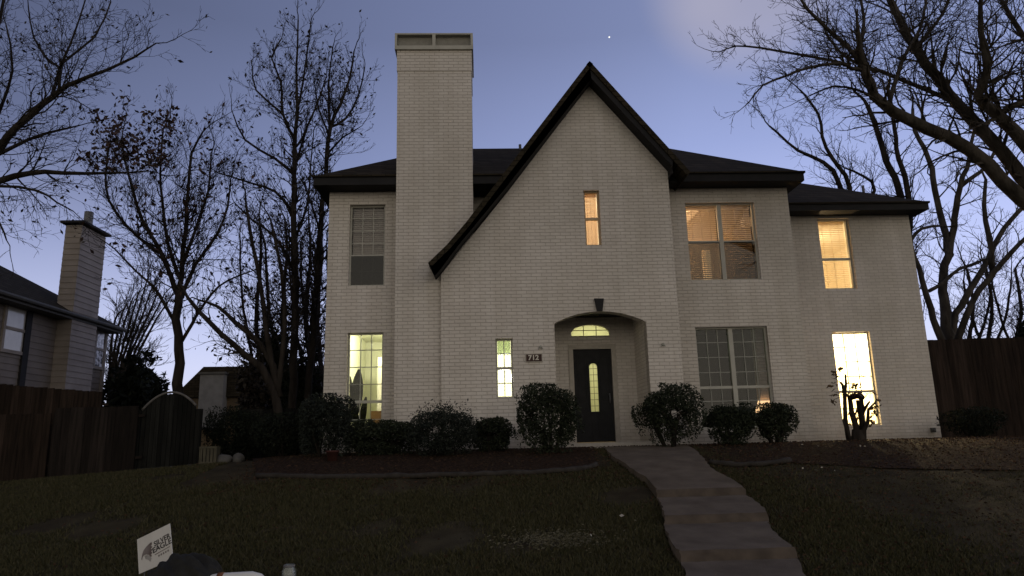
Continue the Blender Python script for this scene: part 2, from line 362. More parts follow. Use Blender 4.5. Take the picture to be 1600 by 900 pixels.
# walkway : stepped concrete following the slope
Lp = [(935, 700), (955, 718), (985, 740), (1015, 762), (1026, 778), (1036, 805), (1040, 830), (1048, 858), (1062, 880), (1072, 905), (1085, 960)]
Rp = [(1075, 700), (1095, 718), (1112, 742), (1150, 765), (1180, 790), (1198, 812), (1206, 838), (1225, 858), (1246, 880), (1256, 905), (1275, 960)]
LG = [G(*p) for p in Lp]; RG = [G(*p) for p in Rp]
def edge_x(E, y):
    yy = [p.y for p in E][::-1]; xx = [p.x for p in E][::-1]
    return float(np.interp(y, yy, xx))
ymax = 13.28; ymin = 6.0
risers = [G(1100, 779).y, G(1120, 821).y, G(1150, 879).y]
def walk_z(y):
    # treads slope less than the lawn; short risers take up the rest
    ks = [ymax]+risers+[ymin-1.2]
    for i in range(len(ks)-1):
        a, b = ks[i], ks[i+1]
        if y <= a and y > b:
            za = hs(2.6, a)+(.005 if i else .0); zb = hs(2.6, b)+.105
            t = (a-y)/(a-b); z_ = hs(2.6, y)+.012+.085*t
            if i and a-y < .07: z_ += (hs(2.6, a)+.097-z_)*(1-(a-y)/.07)
            return z_
    return hs(2.6, y)
stz = []
yy = ymax
while yy > ymin: stz.append(yy); yy -= .12
for r in risers: stz += [r+.03, r+.004, r-.04, r-.072]
stz = sorted(set(stz), reverse=True)
wb = MB(); nx = 8
rows = []
for y in stz:
    xa = edge_x(LG, y)+random.uniform(-.015, .015); xb = edge_x(RG, y)+random.uniform(-.015, .015); z = walk_z(y)+.03
    row = [len(wb.v)]; wb.v.append((xa-.01, y, z-.35))
    for i in range(nx+1):
        row.append(len(wb.v)); wb.v.append((xa+(xb-xa)*i/nx, y, z+random.uniform(-.003, .003)))
    row.append(len(wb.v)); wb.v.append((xb+.01, y, z-.35)); rows.append(row)
for a, b in zip(rows[:-1], rows[1:]):
    for i in range(len(a)-1): wb.f.append((a[i], b[i], b[i+1], a[i+1]))
wo_ = wb.build('front_walk', M['conc']); wo_.data.materials.append(noisy('darker_riser', (.060, .046, .033), (.10, .077, .055), 5, .95)); tag(wo_, kind='structure')
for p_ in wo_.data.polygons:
    if abs(p_.normal.z) < .88 and abs(p_.normal.y) > .4: p_.material_index = 1  # steep riser faces take the darker concrete tone
# ------------------------------------------------------------------ the white brick house
YW, YT, YG, YR, YD, YM = 14.6, 14.1, 14.0, 15.7, 15.25, 15.0     # wing/bay, chimney, gable, right wing, door, middle wall
house = empty('brick_house', (2, 15, 0), 'two-storey white painted brick house with steep dark gable and tall chimney', 'house')
SOF = 5.54
def rect(x0, x1, z0, z1): return [(x0, z0), (x1, z0), (x1, z1), (x0, z1)]
def wrect(xl, yt, xr, yb, Y, bot=None):
    a = P(xl, yt, Y); b = P(xr, yb, Y)
    return (a.x, b.x, b.z if bot is None else bot, a.z)
W = dict(lu=wrect(547, 320, 600.5, 446, YW), ll=wrect(543.5, 520, 597, 668, YW, .32), na=wrect(774, 529, 803, 621.5, YG), ga=wrect(911.5, 297.5, 940.5, 383, YG),
         bu=wrect(1070, 317, 1190, 436.5, YW), bl=wrect(1086, 511.5, 1214, 665, YW, .32), ru=wrect(1277, 341.5, 1340, 451, YR), rl=wrect(1300, 519, 1378, 665, YR, .32))
hole = lambda k: rect(*W[k])
xL = P(515, 301, YW).x; xTl = P(619, 300, YT).x; xTr = P(738.3, 250, YT).x; xB = P(1229, 293, YW).x; xR = P(1419.5, 337, YR).x
gx1 = P(1044, 280, YG).x
wall(house, rect(xL, xTl+.05, -.5, SOF+.05), [hole('lu'), hole('ll')], YW, .24, M['brick'])
wall(house, rect(3.6, xB, -.5, SOF+.05), [hole('bu'), hole('bl')], YW, .24, M['brick'])
WT = P(1327, 337, YR).z
wall(house, rect(xB-.6, xR, -.5, WT+.05), [hole('ru'), hole('rl')], YR, .24, M['brick'])
MB().box(xTr-.4, .9, YM, YM+.2, 3.2, SOF+.05).build('wall', M['brick'], house)
sb = MB(); sb.box(xL, xL+.24, YW+.24, 19, -.5, SOF+.05); sb.build('wall', M['brick'], house)
MB().box(xR-.24, xR, YR+.24, 20.2, -.5, WT+.05).build('wall', M['brick'], house)
MB().box(xB-.24, xB, YW+.24, 19, -.5, SOF+.05).build('wall', M['brick'], house)
MB().box(xL, xB, 18.9, 19.1, -.5, SOF+.05).build('wall', M['brick'], house)
MB().box(xB, xR-.24, 20.0, 20.2, -.5, WT+.05).build('wall', M['brick'], house)
# gable wall with entry arch
ap = P(920, 134, YG); lf = P(689, 429, YG); lm = P(793, 300, YG); rf = P(1042, 268, YG)
aL = P(866, 505, YG); aR = P(1009.5, 503, YG); aC = P(935, 486.5, YG)
spring = (aL.z+aR.z)/2; acx = (aL.x+aR.x)/2; half = (aR.x-aL.x)/2; rise = aC.z-spring
rad = (half*half+rise*rise)/(2*rise); azc = aC.z-rad
arc = []
for i in range(25):
    t = -1+2*i/24; x = acx+half*t; arc.append((x, azc+math.sqrt(rad*rad-(x-acx)**2)))
outer = [(lf.x, -.5), (aL.x, -.5)]+arc+[(aR.x, -.5), (gx1, -.5), (gx1, rf.z), (ap.x, ap.z), (lm.x, lm.z), (lf.x, lf.z)]
wall(house, outer, [hole('na'), hole('ga')], YG, .26, M['brick'])
MB().box(lf.x, lf.x+.2, YG+.262, YG+1.0, -.5, lf.z).build('wall', M['brick'], house)
MB().box(gx1-.2, gx1, YG+.262, YW+.2, -.5, rf.z-.1).build('wall', M['brick'], house)
# soldier-course band over the arch
# entry recess
inR = P(993.5, 590, YD).x; CZ = P(930, 496, YD).z
MB().box(aR.x, aR.x+.2, YG+.262, YD+.2, -.2, 2.75).build('wall', M['brick'], house)
MB().box(aL.x-.2, aL.x, YG+.262, YD+.2, -.2, 2.75).build('wall', M['brick'], house)
d0 = P(891, 541, YD); d1 = P(966.5, 690, YD); DZ = .10
dx0, dx1, dz1 = P(892, 543, YD).x, P(965.5, 690, YD).x, P(923, 542.5, YD).z
dx1 = dx0+.93 if dx1-dx0 > .97 else dx1
t0 = P(893, 526, YD); t1 = P(952, 508, YD); tx0, tx1, tz0, tz1 = t0.x, P(952.5, 526, YD).x, t0.z, P(922, 507.5, YD).z
tarc = [(tx0, tz0), (tx1, tz0)]
for i in range(13):
    t = 1-2*i/12; tarc.append((((tx0+tx1)/2)+(tx1-tx0)/2*t, tz0+.10+(tz1-tz0-.10)*(1-t*t)**.55 if abs(t) < 1 else tz0+.10))
wall(house, rect(aL.x, aR.x, -.2, 3.2), [rect(dx0, dx1, DZ, dz1), tarc], YD, .2, M['brick'])
MB().box(aL.x-.15, aR.x+.15, YG+.263, YD-.001, CZ, CZ+.5).build('porch_ceiling', M['fascia'], house)
ps = MB().box(P(880, 695, 13.85).x, P(1020, 695, 13.85).x, 13.85, YG-.002, -.1, .10); ps.box(aL.x+.002, aR.x-.002, YG-.002, YD-.002, -.1, .10)
ps.build('porch_step', M['sill'], house)
# keystone
k = [P(928, 467, YG), P(943, 467, YG), P(941, 486, YG), P(932.5, 486, YG)]
MB().prism([(p.x, p.z) for p in k], YG-.05, YG+.01).build('keystone', M['fascia'], house)
# ---- chimney
ctop = P(678, 79, YT).z; cap_t = P(678, 54, YT).z
ch = MB().box(xTl, xTr, YT, YT+1.15, -.5, ctop-.5).build('chimney', M['brick'], house)
MB().box(xTl-.012, xTr+.012, YT-.012, YT+1.162, ctop-.5, ctop).build('corbel', M['brick'], ch)
cx0, cx1 = P(618, 66, YT).x-.01, P(737.5, 66, YT).x+.02; y0, y1 = YT-.06, YT+1.2
cp = MB(); cp.box(cx0, cx1, y0, y1, ctop, ctop+.09)
t = .05; cz1 = cap_t-.035
cp.box(cx0, cx1, y0, y1, cz1, cap_t)
for (a, b) in ((cx0, cx0+t), ((cx0+cx1)/2-.035, (cx0+cx1)/2+.035), (cx1-t, cx1)):
    cp.box(a, b, y0, y0+.06, ctop+.09, cz1); cp.box(a, b, y1-.06, y1, ctop+.09, cz1)
cp.build('chimney_cap', noisy('cap_paint', (.40, .39, .34), (.46, .45, .39), 5), ch)
MB().box(cx0+.06, cx1-.06, y0+.10, y1-.10, ctop+.092, cz1-.002).build('cap_inset', noisy('cap_shadow_panel', (.24, .23, .20), (.28, .27, .235), 9, bump=.3), ch)  # inset panel filling the open cap, its shade put into the colour
# ---- roofs
def hip(x0, x1, y0, y1, zs, ze, ridge_y, zr, rx0, rx1, name='roof', cut=None):
    mb = MB(); v = [(x0,y0,zs),(x1,y0,zs),(x1,y1,zs),(x0,y1,zs),(x0,y0,ze),(x1,y0,ze),(x1,y1,ze),(x0,y1,ze),(rx0,ridge_y,zr),(rx1,ridge_y,zr)]
    rv = MB(); rv.v = v[4:]; rv.f = [(0,1,5,4),(1,2,5),(2,3,4,5),(3,0,4)]
    r = rv.build(name, M['shingle'], house)
    fb = MB(); fb.v = [(a, b, c) for a, b, c in v[:8]]; fb.f = [(0,1,5,4),(1,2,6,5),(2,3,7,6),(3,0,4,7),(3,2,1,0)]
    fb.build('fascia', M['fascia'], r)
    # projecting shingle drip edge
    e = MB(); z = ze-.005
    e.box(x0-.03, x1+.03, y0-.03, y0+.05, z-.03, z+.012); e.box(x0-.03, x0+.05, y0+.051, y1, z-.03, z+.012); e.box(x1-.05, x1+.03, y0+.051, y1, z-.03, z+.012)
    e.build('drip_edge', M['shingle'], r)
    return r
YE = 14.17
cl = P(490, 278, YE); cr = P(1255, 265, YE); ze = (cl.z+cr.z)/2
ry = 16.7; zr = P(776, 232, ry).z
rx0 = P(686, 232, ry).x; rx1 = P(1035, 234, ry).x
hip(cl.x, cr.x, YE, 19.2, SOF, ze, ry, zr, rx0, rx1)
YE2 = 15.28; c2 = P(1450, 315, YE2); run = 2.2
zq = P(1236, 283.5, YE2+run).z
hip(5.2, c2.x, YE2, YE2+2*run+.6, WT, c2.z, YE2+run, zq, 6.2, c2.x-run*1.0)
# steep gable roof (asymmetric, flared foot on the left) as two thick slabs
YF = 13.66; YB = 17.9
oA = P(921, 97, YF); oL = [P(820, 230, YF), P(729, 349, YF), P(699, 384, YF), P(670, 412, YF)]; oR = P(1050, 240, YF)
iA = P(920.5, 136, YG); iL = [lm, P(716, 393, YG), P(690, 425, YG)]
bot = P(679, 431, YF); iLf = [P(792, 300, YG-.02), P(716, 393, YG-.02)]
iR = P(1043, 269, YG)
pl = [(oA.x, oA.z)]+[(p.x, p.z) for p in oL]+[(bot.x, bot.z), (lf.x+.02, lf.z+.04), (iL[1].x, iL[1].z+.02), (lm.x, lm.z+.03), (iA.x, iA.z+.02)]
rg = curve_mesh('roof', [pl], .001, M['fascia'], house, lambda c: Vector((c.x, YF, c.y)))
rm = MB().prism(pl[::-1], YF+.002, YG+.05)
# behind the wall plane the roof is thinner so that it only shows as slab
rm.build('rake_soffit', M['fascia'], rg)
pr = [(oA.x, oA.z), (iA.x, iA.z+.02), (iR.x, iR.z+.02), (gx1+.02, SOF), (P(1052, 296, YF).x, SOF), (P(1052, 243, YF).x, P(1052, 243, YF).z)]
MB().prism(pr[::-1], YF, YG+.05).build('rake_soffit', M['fascia'], rg)
top = MB()
lin = [(oA.x, oA.z+.012)]+[(p.x-.012, p.z+.010) for p in oL]
for (a, b) in zip(lin[:-1], lin[1:]):
    th = .10
    top.prism([a, b, (b[0]+.07, b[1]-.07), (a[0]+.07, a[1]-.07)], YF-.03, YB)
a = (oA.x, oA.z+.012); b = (oR.x+.35, oR.z-.35*1.2)
top.prism([a, (a[0]-.07, a[1]-.08), (b[0]-.07, b[1]-.08), b], YF-.03, YB)
top.build('shingle_course', M['shingle'], rg)
MB().prism([(iA.x, iA.z), (lm.x, lm.z), (lm.x, SOF-.3), (iR.x, SOF-.3), (iR.x, iR.z)], YB-.3, YB-.1).build('wall', M['brick'], house)
# vent pipes
def vent(px, py, Y, hh=.35):
    p = P(px, py, Y); MB().tube([p-Vector((0,0,hh)), p], [.035, .035], 8).build('vent_pipe', M['metal'], house)
vent(812.5, 226, 16.6, .5); vent(1348, 290, 16.9, .5)
# ---- windows
def window(key, Y, cols=3, rt=4, rb=2, units=1, mun='vinyl2', rail=.40, frame='vinyl', screen=False, blind=None, glass='glass', muntins=True, lab=None):
    x0, x1, z0, z1 = W[key]; f = .035
    fr = MB(); ya, yb = Y+.085, Y+.16
    fr.box(x0, x0+f, ya, yb, z0, z1); fr.box(x1-f, x1, ya, yb, z0, z1); fr.box(x0+f, x1-f, ya, yb, z0, z0+f); fr.box(x0+f, x1-f, ya, yb, z1-f, z1)
    zm = z0+(z1-z0)*rail
    uw = (x1-x0)/units
    for u in range(1, units): fr.box(x0+u*uw-.045, x0+u*uw+.045, ya-.01, yb-.002, z0+f, z1-f)
    wd = fr.build('window', M[frame], house)
    if lab: wd['label'] = lab
    mb = MB(); rb_ = MB(); gl = MB()
    for u in range(units):
        a = x0+u*uw+(f if u == 0 else .045); b = x0+(u+1)*uw-(f if u == units-1 else .045)
        rb_.box(a, b, ya+.01, yb-.02, zm-.028, zm+.028)
        gl.quad((a, ya+.045, z0+f), (b, ya+.045, z0+f), (b, ya+.045, z1-f), (a, ya+.045, z1-f))
        if muntins:
            q = .009
            for c in range(1, cols):
                x = a+(b-a)*c/cols; mb.box(x-q, x+q, ya+.028, ya+.04, z0+f, zm-.028); mb.box(x-q, x+q, ya+.028, ya+.04, zm+.028, z1-f)
            for r in range(1, rt):
                z = zm+(z1-zm)*r/rt; mb.box(a, b, ya+.0275, ya+.0395, z-q, z+q)
            for r in range(1, rb):
                z = z0+(zm-z0)*r/rb; mb.box(a, b, ya+.0275, ya+.0395, z-q, z+q)
    rb_.build('meeting_rail', M[frame], wd)
    if muntins: mb.build('muntins', M[mun], wd)
    gl.build('glass_pane', M[glass], wd)
    if screen:
        s = MB().quad((x0+f, ya+.005, z0+f), (x1-f, ya+.005, z0+f), (x1-f, ya+.005, zm), (x0+f, ya+.005, zm)); s.build('insect_screen', M['screen'], wd)
    if blind:
        mat, tilt, dep, zlow = blind
        for u in range(units):
            bl_ = MB(); a = x0+u*uw+.04; b = x0+(u+1)*uw-.04; z = z1-.10; pitch = .046; yc = yb+.06
            bl_.box(a, b, yc-.03, yc+.03, z1-.08, z1-.02)
            while z > z0+.04+zlow:
                dy = dep/2*math.cos(tilt); dz = dep/2*math.sin(tilt); j = random.uniform(-.002, .002)
                bl_.quad((a, yc-dy, z-dz+j), (b, yc-dy, z-dz), (b, yc+dy, z+dz), (a, yc+dy, z+dz+j)); z -= pitch
            for cx in (.2, .5, .8):
                x = a+(b-a)*cx; bl_.box(x-.003, x+.003, yc-dep/2-.004, yc-dep/2, z0+.05+zlow, z1-.08)
            bl_.build('blind', M[mat], wd)
    return wd
window('lu', YW, 3, 4, 2, rail=.375, mun='vinyl', screen=True, blind=('slatu', 1.25, .05, .60), lab='upstairs window with drawn blind and dark lower screen')
window('ll', YW, 3, 4, 2, rail=.335, lab='lit ground-floor window with yellow-green room behind')
wna = window('na', YG, 2, 2, 2, rail=.5, mun='vinyl', lab='narrow lit window beside the house number')
x0_, x1_, z0_, z1_ = W['na']; MB().box(x0_+.04, x1_-.04, YG+.19, YG+.20, z1_-.26*(z1_-z0_), z1_-.02).build('roller_shade', slat_mat('green_shade', (.42, .46, .32), (.46, .52, .34), .6), wna)
window('ga', YG, 2, 2, 2, rail=.5, muntins=False, frame='amberw', blind=('slatp', 1.35, .05, 0), lab='narrow amber window high in the gable')
window('bu', YW, 3, 4, 3, units=2, rail=.50, muntins=False, screen=True, blind=('slatw', -.48, .05, 0), lab='wide upstairs window with half-open blinds')
window('bl', YW, 3, 4, 3, units=2, rail=.40, mun='vinyl2', lab='wide dim ground-floor window with white grid')
window('ru', YR, 3, 4, 3, rail=.43, muntins=False, frame='vinyl', blind=('slata', -.42, .042, 0), lab='upstairs window glowing amber through blinds')
window('rl', YR, 3, 4, 2, rail=.36, mun='vinyl2', frame='vinyl', lab='brightly lit tall window behind the pruned shrub')
# ---- door, transom
dr = MB().box(dx0+.04, dx1-.04, YD+.05, YD+.10, DZ+.01, dz1-.04)
gx0, gx1_, gz0, gz1 = P(921.3, 643, YD).x, P(936, 643, YD).x, P(928, 643, YD).z, P(924, 567, YD).z
gc, gr = P(926.5, 600, YD).x+.03, .088
oval = [(gc-gr, gz0), (gc+gr, gz0)]+[(gc+gr*math.cos(a), gz1-gr+gr*math.sin(a)) for a in [math.pi*i/12 for i in range(13)]]
door = wall(house, rect(dx0+.04, dx1-.04, DZ+.01, dz1-.04), [oval], YD+.05, .05, M['door'], 'front_door')
door['label'] = 'black front door with tall round-topped glass light'
fm = MB(); fm.box(dx0+.001, dx0+.04, YD-.02, YD+.12, DZ, dz1-.001); fm.box(dx1-.04, dx1-.001, YD-.02, YD+.12, DZ, dz1-.001); fm.box(dx0+.04, dx1-.04, YD-.02, YD+.12, dz1-.04, dz1-.001)
fm.box(dx0-.06, dx0+.001, YD-.025, YD-.002, DZ, dz1+.06); fm.box(dx1-.001, dx1+.06, YD-.025, YD-.002, DZ, dz1+.06); fm.box(dx0+.001, dx1-.001, YD-.025, YD-.002, dz1-.001, dz1+.06)
fm.build('door_frame', M['sill'], house)
pn = MB()
def ring(x0, x1, z0, z1, y, t=.025):
    pn.box(x0, x1, y-.012, y, z0, z0+t); pn.box(x0, x1, y-.012, y, z1-t, z1); pn.box(x0, x0+t, y-.0115, y, z0+t, z1-t); pn.box(x1-t, x1, y-.0115, y, z0+t, z1-t)
ring(gc-gr-.05, gc+gr+.05, gz0-.05, gz1+.05, YD+.0495, .02)
for s in (-1, 1):
    ring(gc+s*.25-.10, gc+s*.25+.10, .95, dz1-.2, YD+.0494); ring(gc+s*.20-.15, gc+s*.20+.15, .22, .62, YD+.0494)
pn.build('door_panel', M['door'], door)
bar = glass_mat('textured_door_glass', (.9, .9, .7), .05, .8, (.95, .94, .72))
MB().prism(oval, YD+.07, YD+.073).build('door_glass', bar, door)
cm = MB()
for z in np.linspace(gz0+.12, gz1-.12, 7): cm.box(gc-gr, gc+gr, YD+.062, YD+.069, z-.004, z+.004)
cm.box(gc-.004, gc+.004, YD+.0615, YD+.0685, gz0, gz1); cm.build('leaded_bars', M['dbrown'], door)
hd = MB(); hx = dx1-.12
hd.tube([Vector((hx, YD+.05, 1.1)), Vector((hx, YD+.0, 1.1))], [.014, .014], 8); hd.tube([Vector((hx, YD+.0, 1.13)), Vector((hx, YD-.01, 1.02)), Vector((hx, YD+.02, .92))], [.014, .012, .012], 8)
hd.build('handle', M['metal'], door, True)
tg = MB().prism(tarc, YD+.09, YD+.093).build('transom_window', bar, house)
tb = MB(); tw = tx1-tx0
for f_ in (.333, .667): tb.box(tx0+tw*f_-.007, tx0+tw*f_+.007, YD+.07, YD+.09, tz0, tz1-.015)
tb.box(tx0, tx1, YD+.0705, YD+.0895, tz0+.135, tz0+.149); tb.box(tx0, tx1, YD+.06, YD+.0895, tz0, tz0+.02); tb.build('muntins', M['dbrown'], tg)
# ---- number plaque, ornaments, tap
n0 = P(822, 554, YG); n1 = P(846.5, 564.5, YG)
pb = MB().box(n0.x-.015, n1.x+.015, YG-.018, YG+.002, n1.z-.015, n0.z+.02).build('number_plaque', M['sill'], house)
MB().box(n0.x, n1.x, YG-.024, YG-.018, n1.z, n0.z).build('plaque_face', M['plate'], pb)
ncx, ncz = (n0.x+n1.x)/2-.01, (n0.z+n1.z)/2
text_obj('numerals', '712', .135, M['digit'], pb, lambda c: Vector((ncx+c.x, YG-.027-c.z, ncz+c.y)), .003, .004, 1.05)
def orn(px, py):
    p = P(px, py, YG); mb = MB(); mb.tube([Vector((p.x, YG-.05, p.z)), Vector((p.x, YG+.01, p.z))], [.025, .03], 8)
    for s in (-1, 1): mb.tube([Vector((p.x, YG-.01, p.z+.01)), Vector((p.x+s*.045, YG-.03, p.z-.045))], [.012, .008], 6)
    mb.build('lantern_bracket', M['vinyl2'], house)
orn(844.5, 542); orn(1035.5, 538)
p = P(1457, 672, YR); mb = MB().box(p.x-.05, p.x+.05, YR-.05, YR+.01, p.z-.05, p.z+.05); mb.tube([Vector((p.x, YR-.05, p.z)), Vector((p.x, YR-.1, p.z-.03))], [.018, .018], 8); mb.build('outlet_box', M['trimg'], house)
mb = MB(); x = P(1236, 400, YW).x
# ---- rooms behind the windows (hollow boxes, open towards the wall)
def room(x0, x1, z0, z1, y0, y1, mat, flo=None):
    mb = MB(); mb.quad((x0,y1,z0),(x1,y1,z0),(x1,y1,z1),(x0,y1,z1)); mb.quad((x0,y0,z0),(x0,y1,z0),(x0,y1,z1),(x0,y0,z1)); mb.quad((x1,y0,z0),(x1,y0,z1),(x1,y1,z1),(x1,y1,z0)); mb.quad((x0,y0,z1),(x0,y1,z1),(x1,y1,z1),(x1,y0,z1))
    r = mb.build('room', M[mat], house)
    MB().quad((x0,y0,z0),(x1,y0,z0),(x1,y1,z0),(x0,y1,z0)).build('room_floor', M[flo or 'wood'], r)
    return r
def lamp(loc, W_, col, r=.08, name='ceiling_light'):
    ld = bpy.data.lights.new(name, 'POINT'); ld.energy = W_; ld.color = col; ld.shadow_soft_size = r
    o = bpy.data.objects.new(name, ld); COL.objects.link(o); o.location = loc; return o
FL = 2.85
room(xL+.25, xTl+.1, .1, 2.75, YW+.25, YW+3.6, 'plasterg'); lamp((-2.1, YW+1.5, 2.5), 62, (1, .96, .68))
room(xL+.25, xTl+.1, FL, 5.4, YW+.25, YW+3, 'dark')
room(lf.x+.25, 1.3, .1, 2.75, YG+.3, YG+3.2, 'plasterg'); lamp((.45, YG+1.3, 1.5), 150, (1, .98, .86))
room(1.5, 3.3, .1, 2.78, YD+.203, YD+2.8, 'plasterg'); lamp((2.4, YD+1.3, 2.2), 22, (1, .96, .78))
room(1.6, 3.3, 3.3, 5.5, YG+.265, YG+2.6, 'plaster'); lamp((2.3, YG+1.5, 4.7), 38, (1, .78, .56))
room(3.7, xB-.25, FL, 5.42, YW+.25, YW+3.4, 'plaster'); lamp((4.5, YW+1.5, 4.9), 85, (1, .64, .36))
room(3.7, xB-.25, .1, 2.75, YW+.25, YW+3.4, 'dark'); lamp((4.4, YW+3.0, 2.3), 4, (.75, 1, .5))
room(xB+.05, xR-.25, FL, 5.12, YR+.25, YR+3.2, 'plaster'); lamp((8.4, YR+1.6, 4.4), 95, (1, .72, .38))
room(xB+.05, xR-.25, .1, 2.75, YR+.25, YR+3.2, 'plaster'); lamp((8.5, YR+1.5, 2.35), 900, (1, .80, .46))
# ---- things inside
p = P(1195, 634, YW+1.1)
tl = empty('table_lamp', (p.x, YW+1.1, .75), 'small glowing table lamp behind the wide ground-floor window', 'lamp')
def lathe(cx, cy, prof, n=20):
    mb = MB()
    for r_, z in prof:
        for k_ in range(n): a = 2*math.pi*k_/n; mb.v.append((cx+r_*math.cos(a), cy+r_*math.sin(a), z))
    for i in range(len(prof)-1):
        for k_ in range(n): j = (k_+1) % n; mb.f.append((i*n+k_, i*n+j, (i+1)*n+j, (i+1)*n+k_))
    return mb
zt = p.z
lathe(p.x, p.y, [(.22, zt-.14), (.13, zt+.13)]).build('lamp_shade', glow('lit_lamp_shade', (1, .62, .30), 1.0), tl, True)
lathe(p.x, p.y, [(.001, zt-.62), (.09, zt-.62), (.10, zt-.55), (.03, zt-.45), (.05, zt-.3), (.015, zt-.16), (.015, zt-.05)]).build('lamp_base', M['dbrown'], tl, True)
st = empty('side_table', (p.x, p.y, .1), 'dark side table carrying the glowing lamp', 'table')
MB().box(p.x-.3, p.x+.3, p.y-.25, p.y+.25, zt-.67, zt-.625).build('tabletop', M['dbrown'], st)
for sx in (-1, 1):
    for sy in (-1, 1): MB().box(p.x+sx*.26-.02, p.x+sx*.26+.02, p.y+sy*.21-.02, p.y+sy*.21+.02, .1, zt-.67).build('leg', M['dbrown'], st)
p = P(1104, 410, YW+1.6)
fl = empty('floor_lamp', (p.x, p.y, FL), 'tall glowing lamp behind the half-open upstairs blinds', 'lamp')
lathe(p.x, p.y, [(.10, p.z-.55), (.10, p.z+.28)]).build('lamp_shade', glow('lit_tall_shade', (1, .72, .38), 1.3), fl, True)
lathe(p.x, p.y, [(.15, FL), (.15, FL+.03), (.015, FL+.05), (.015, p.z-.3)]).build('lamp_stand', M['dbrown'], fl, True)
ch_ = empty('wardrobe', (5.9, YW+1.2, FL), 'dark wardrobe standing behind the upstairs blinds', 'wardrobe')
q0 = P(1143, 360, YW+1.0)
MB().box(q0.x, q0.x+1.1, YW+1.0, YW+1.6, FL, 4.95).build('cabinet', noisy('dark_cabinet', (.05, .035, .025), (.08, .055, .04), 4), ch_)
MB().box(q0.x+.53, q0.x+.57, YW+.98, YW+.998, FL+.1, 4.85).build('door_seam', M['dbrown'], ch_)
# house plant in left window
p = P(556, 640, YW+.7)
pt = empty('house_plant', (p.x, p.y, .1), 'big dark potted plant silhouetted in the yellow-green window', 'plant')
def bigleaf(mb, base, tip, wdt, yoff):
    n = 9; c = []
    for i in range(n+1):
        t_ = i/n; q = base.lerp(tip, t_); q.y += yoff*math.sin(math.pi*t_); ww = wdt*math.sin(math.pi*min(1, t_*.92+.05))**.7
        c.append((q, ww))
    ax = Vector((tip.z-base.z, 0, -(tip.x-base.x))).normalized()
    for (a, wa), (b, wb_) in zip(c[:-1], c[1:]): mb.quad(a-ax*wa, a+ax*wa, b+ax*wb_, b-ax*wb_)
mb = MB(); Yp = YW+.7
for bx, by, tx, ty, wd_ in ((548, 655, 547, 588, .07), (556, 650, 561, 577, .13), (551, 640, 545, 600, .10), (566, 668, 572, 620, .07), (556, 640, 540, 610, .09), (560, 668, 548, 630, .09)):
    bigleaf(mb, P(bx, by, Yp), P(tx, ty, Yp+random.uniform(-.15, .15)), wd_, random.uniform(-.1, .1))
mb.tube([Vector((p.x, Yp, .4)), P(556, 640, Yp)], [.03, .02], 6); mb.build('leaves', M['ever'], pt)
lathe(p.x, Yp, [(.001, .1), (.14, .1), (.19, .5), (.16, .5), (.15, .45)]).build('pot', M['dbrown'], pt, True)
# pale door casing and lantern at right of that room
MB().box(P(591, 600, YW+2.2).x-.02, P(598, 600, YW+2.2).x+.3, YW+2.2, YW+2.35, .1, 2.2).build('room_partition', M['white'], house)
cb_ = empty('cabinet', (P(592, 655, YW+1.5).x, YW+1.5, .1), 'low wooden cabinet inside the left lit window', 'cabinet')
MB().box(P(580, 650, YW+1.5).x, P(598, 650, YW+1.5).x+.3, YW+1.4, YW+1.8, .1, P(590, 642, YW+1.4).z).build('carcass', M['wood'], cb_)
# ------------------------------------------------------------------ vegetation builders
def leaves_mesh(name, pts, size, mat, parent, asp=.6, flat=0.0):
    pts = np.asarray(pts); n = len(pts)
    if n == 0: return None
    u = np.random.normal(size=(n, 3)); u[:, 2] *= (1-flat); u /= np.linalg.norm(u, axis=1)[:, None]
    t = np.random.normal(size=(n, 3)); t[:, 2] *= (1-flat); v = np.cross(u, t); v /= np.linalg.norm(v, axis=1)[:, None]
    s = (size*(.45+1.0*np.random.rand(n)**1.3))[:, None]
    q = np.stack([pts-u*s, pts-v*s*asp*.6+u*s*.1, pts+u*s, pts+v*s*asp*.6+u*s*.1], 1).reshape(-1, 3)
    me = bpy.data.meshes.new(name); me.vertices.add(4*n); me.vertices.foreach_set('co', q.ravel())
    me.loops.add(4*n); me.loops.foreach_set('vertex_index', np.arange(4*n)); me.polygons.add(n)
    me.polygons.foreach_set('loop_start', np.arange(0, 4*n, 4)); me.polygons.foreach_set('loop_total', np.full(n, 4)); me.update(calc_edges=True)
    me.materials.append(mat); o = bpy.data.objects.new(name, me); COL.objects.link(o); attach(o, parent); return o
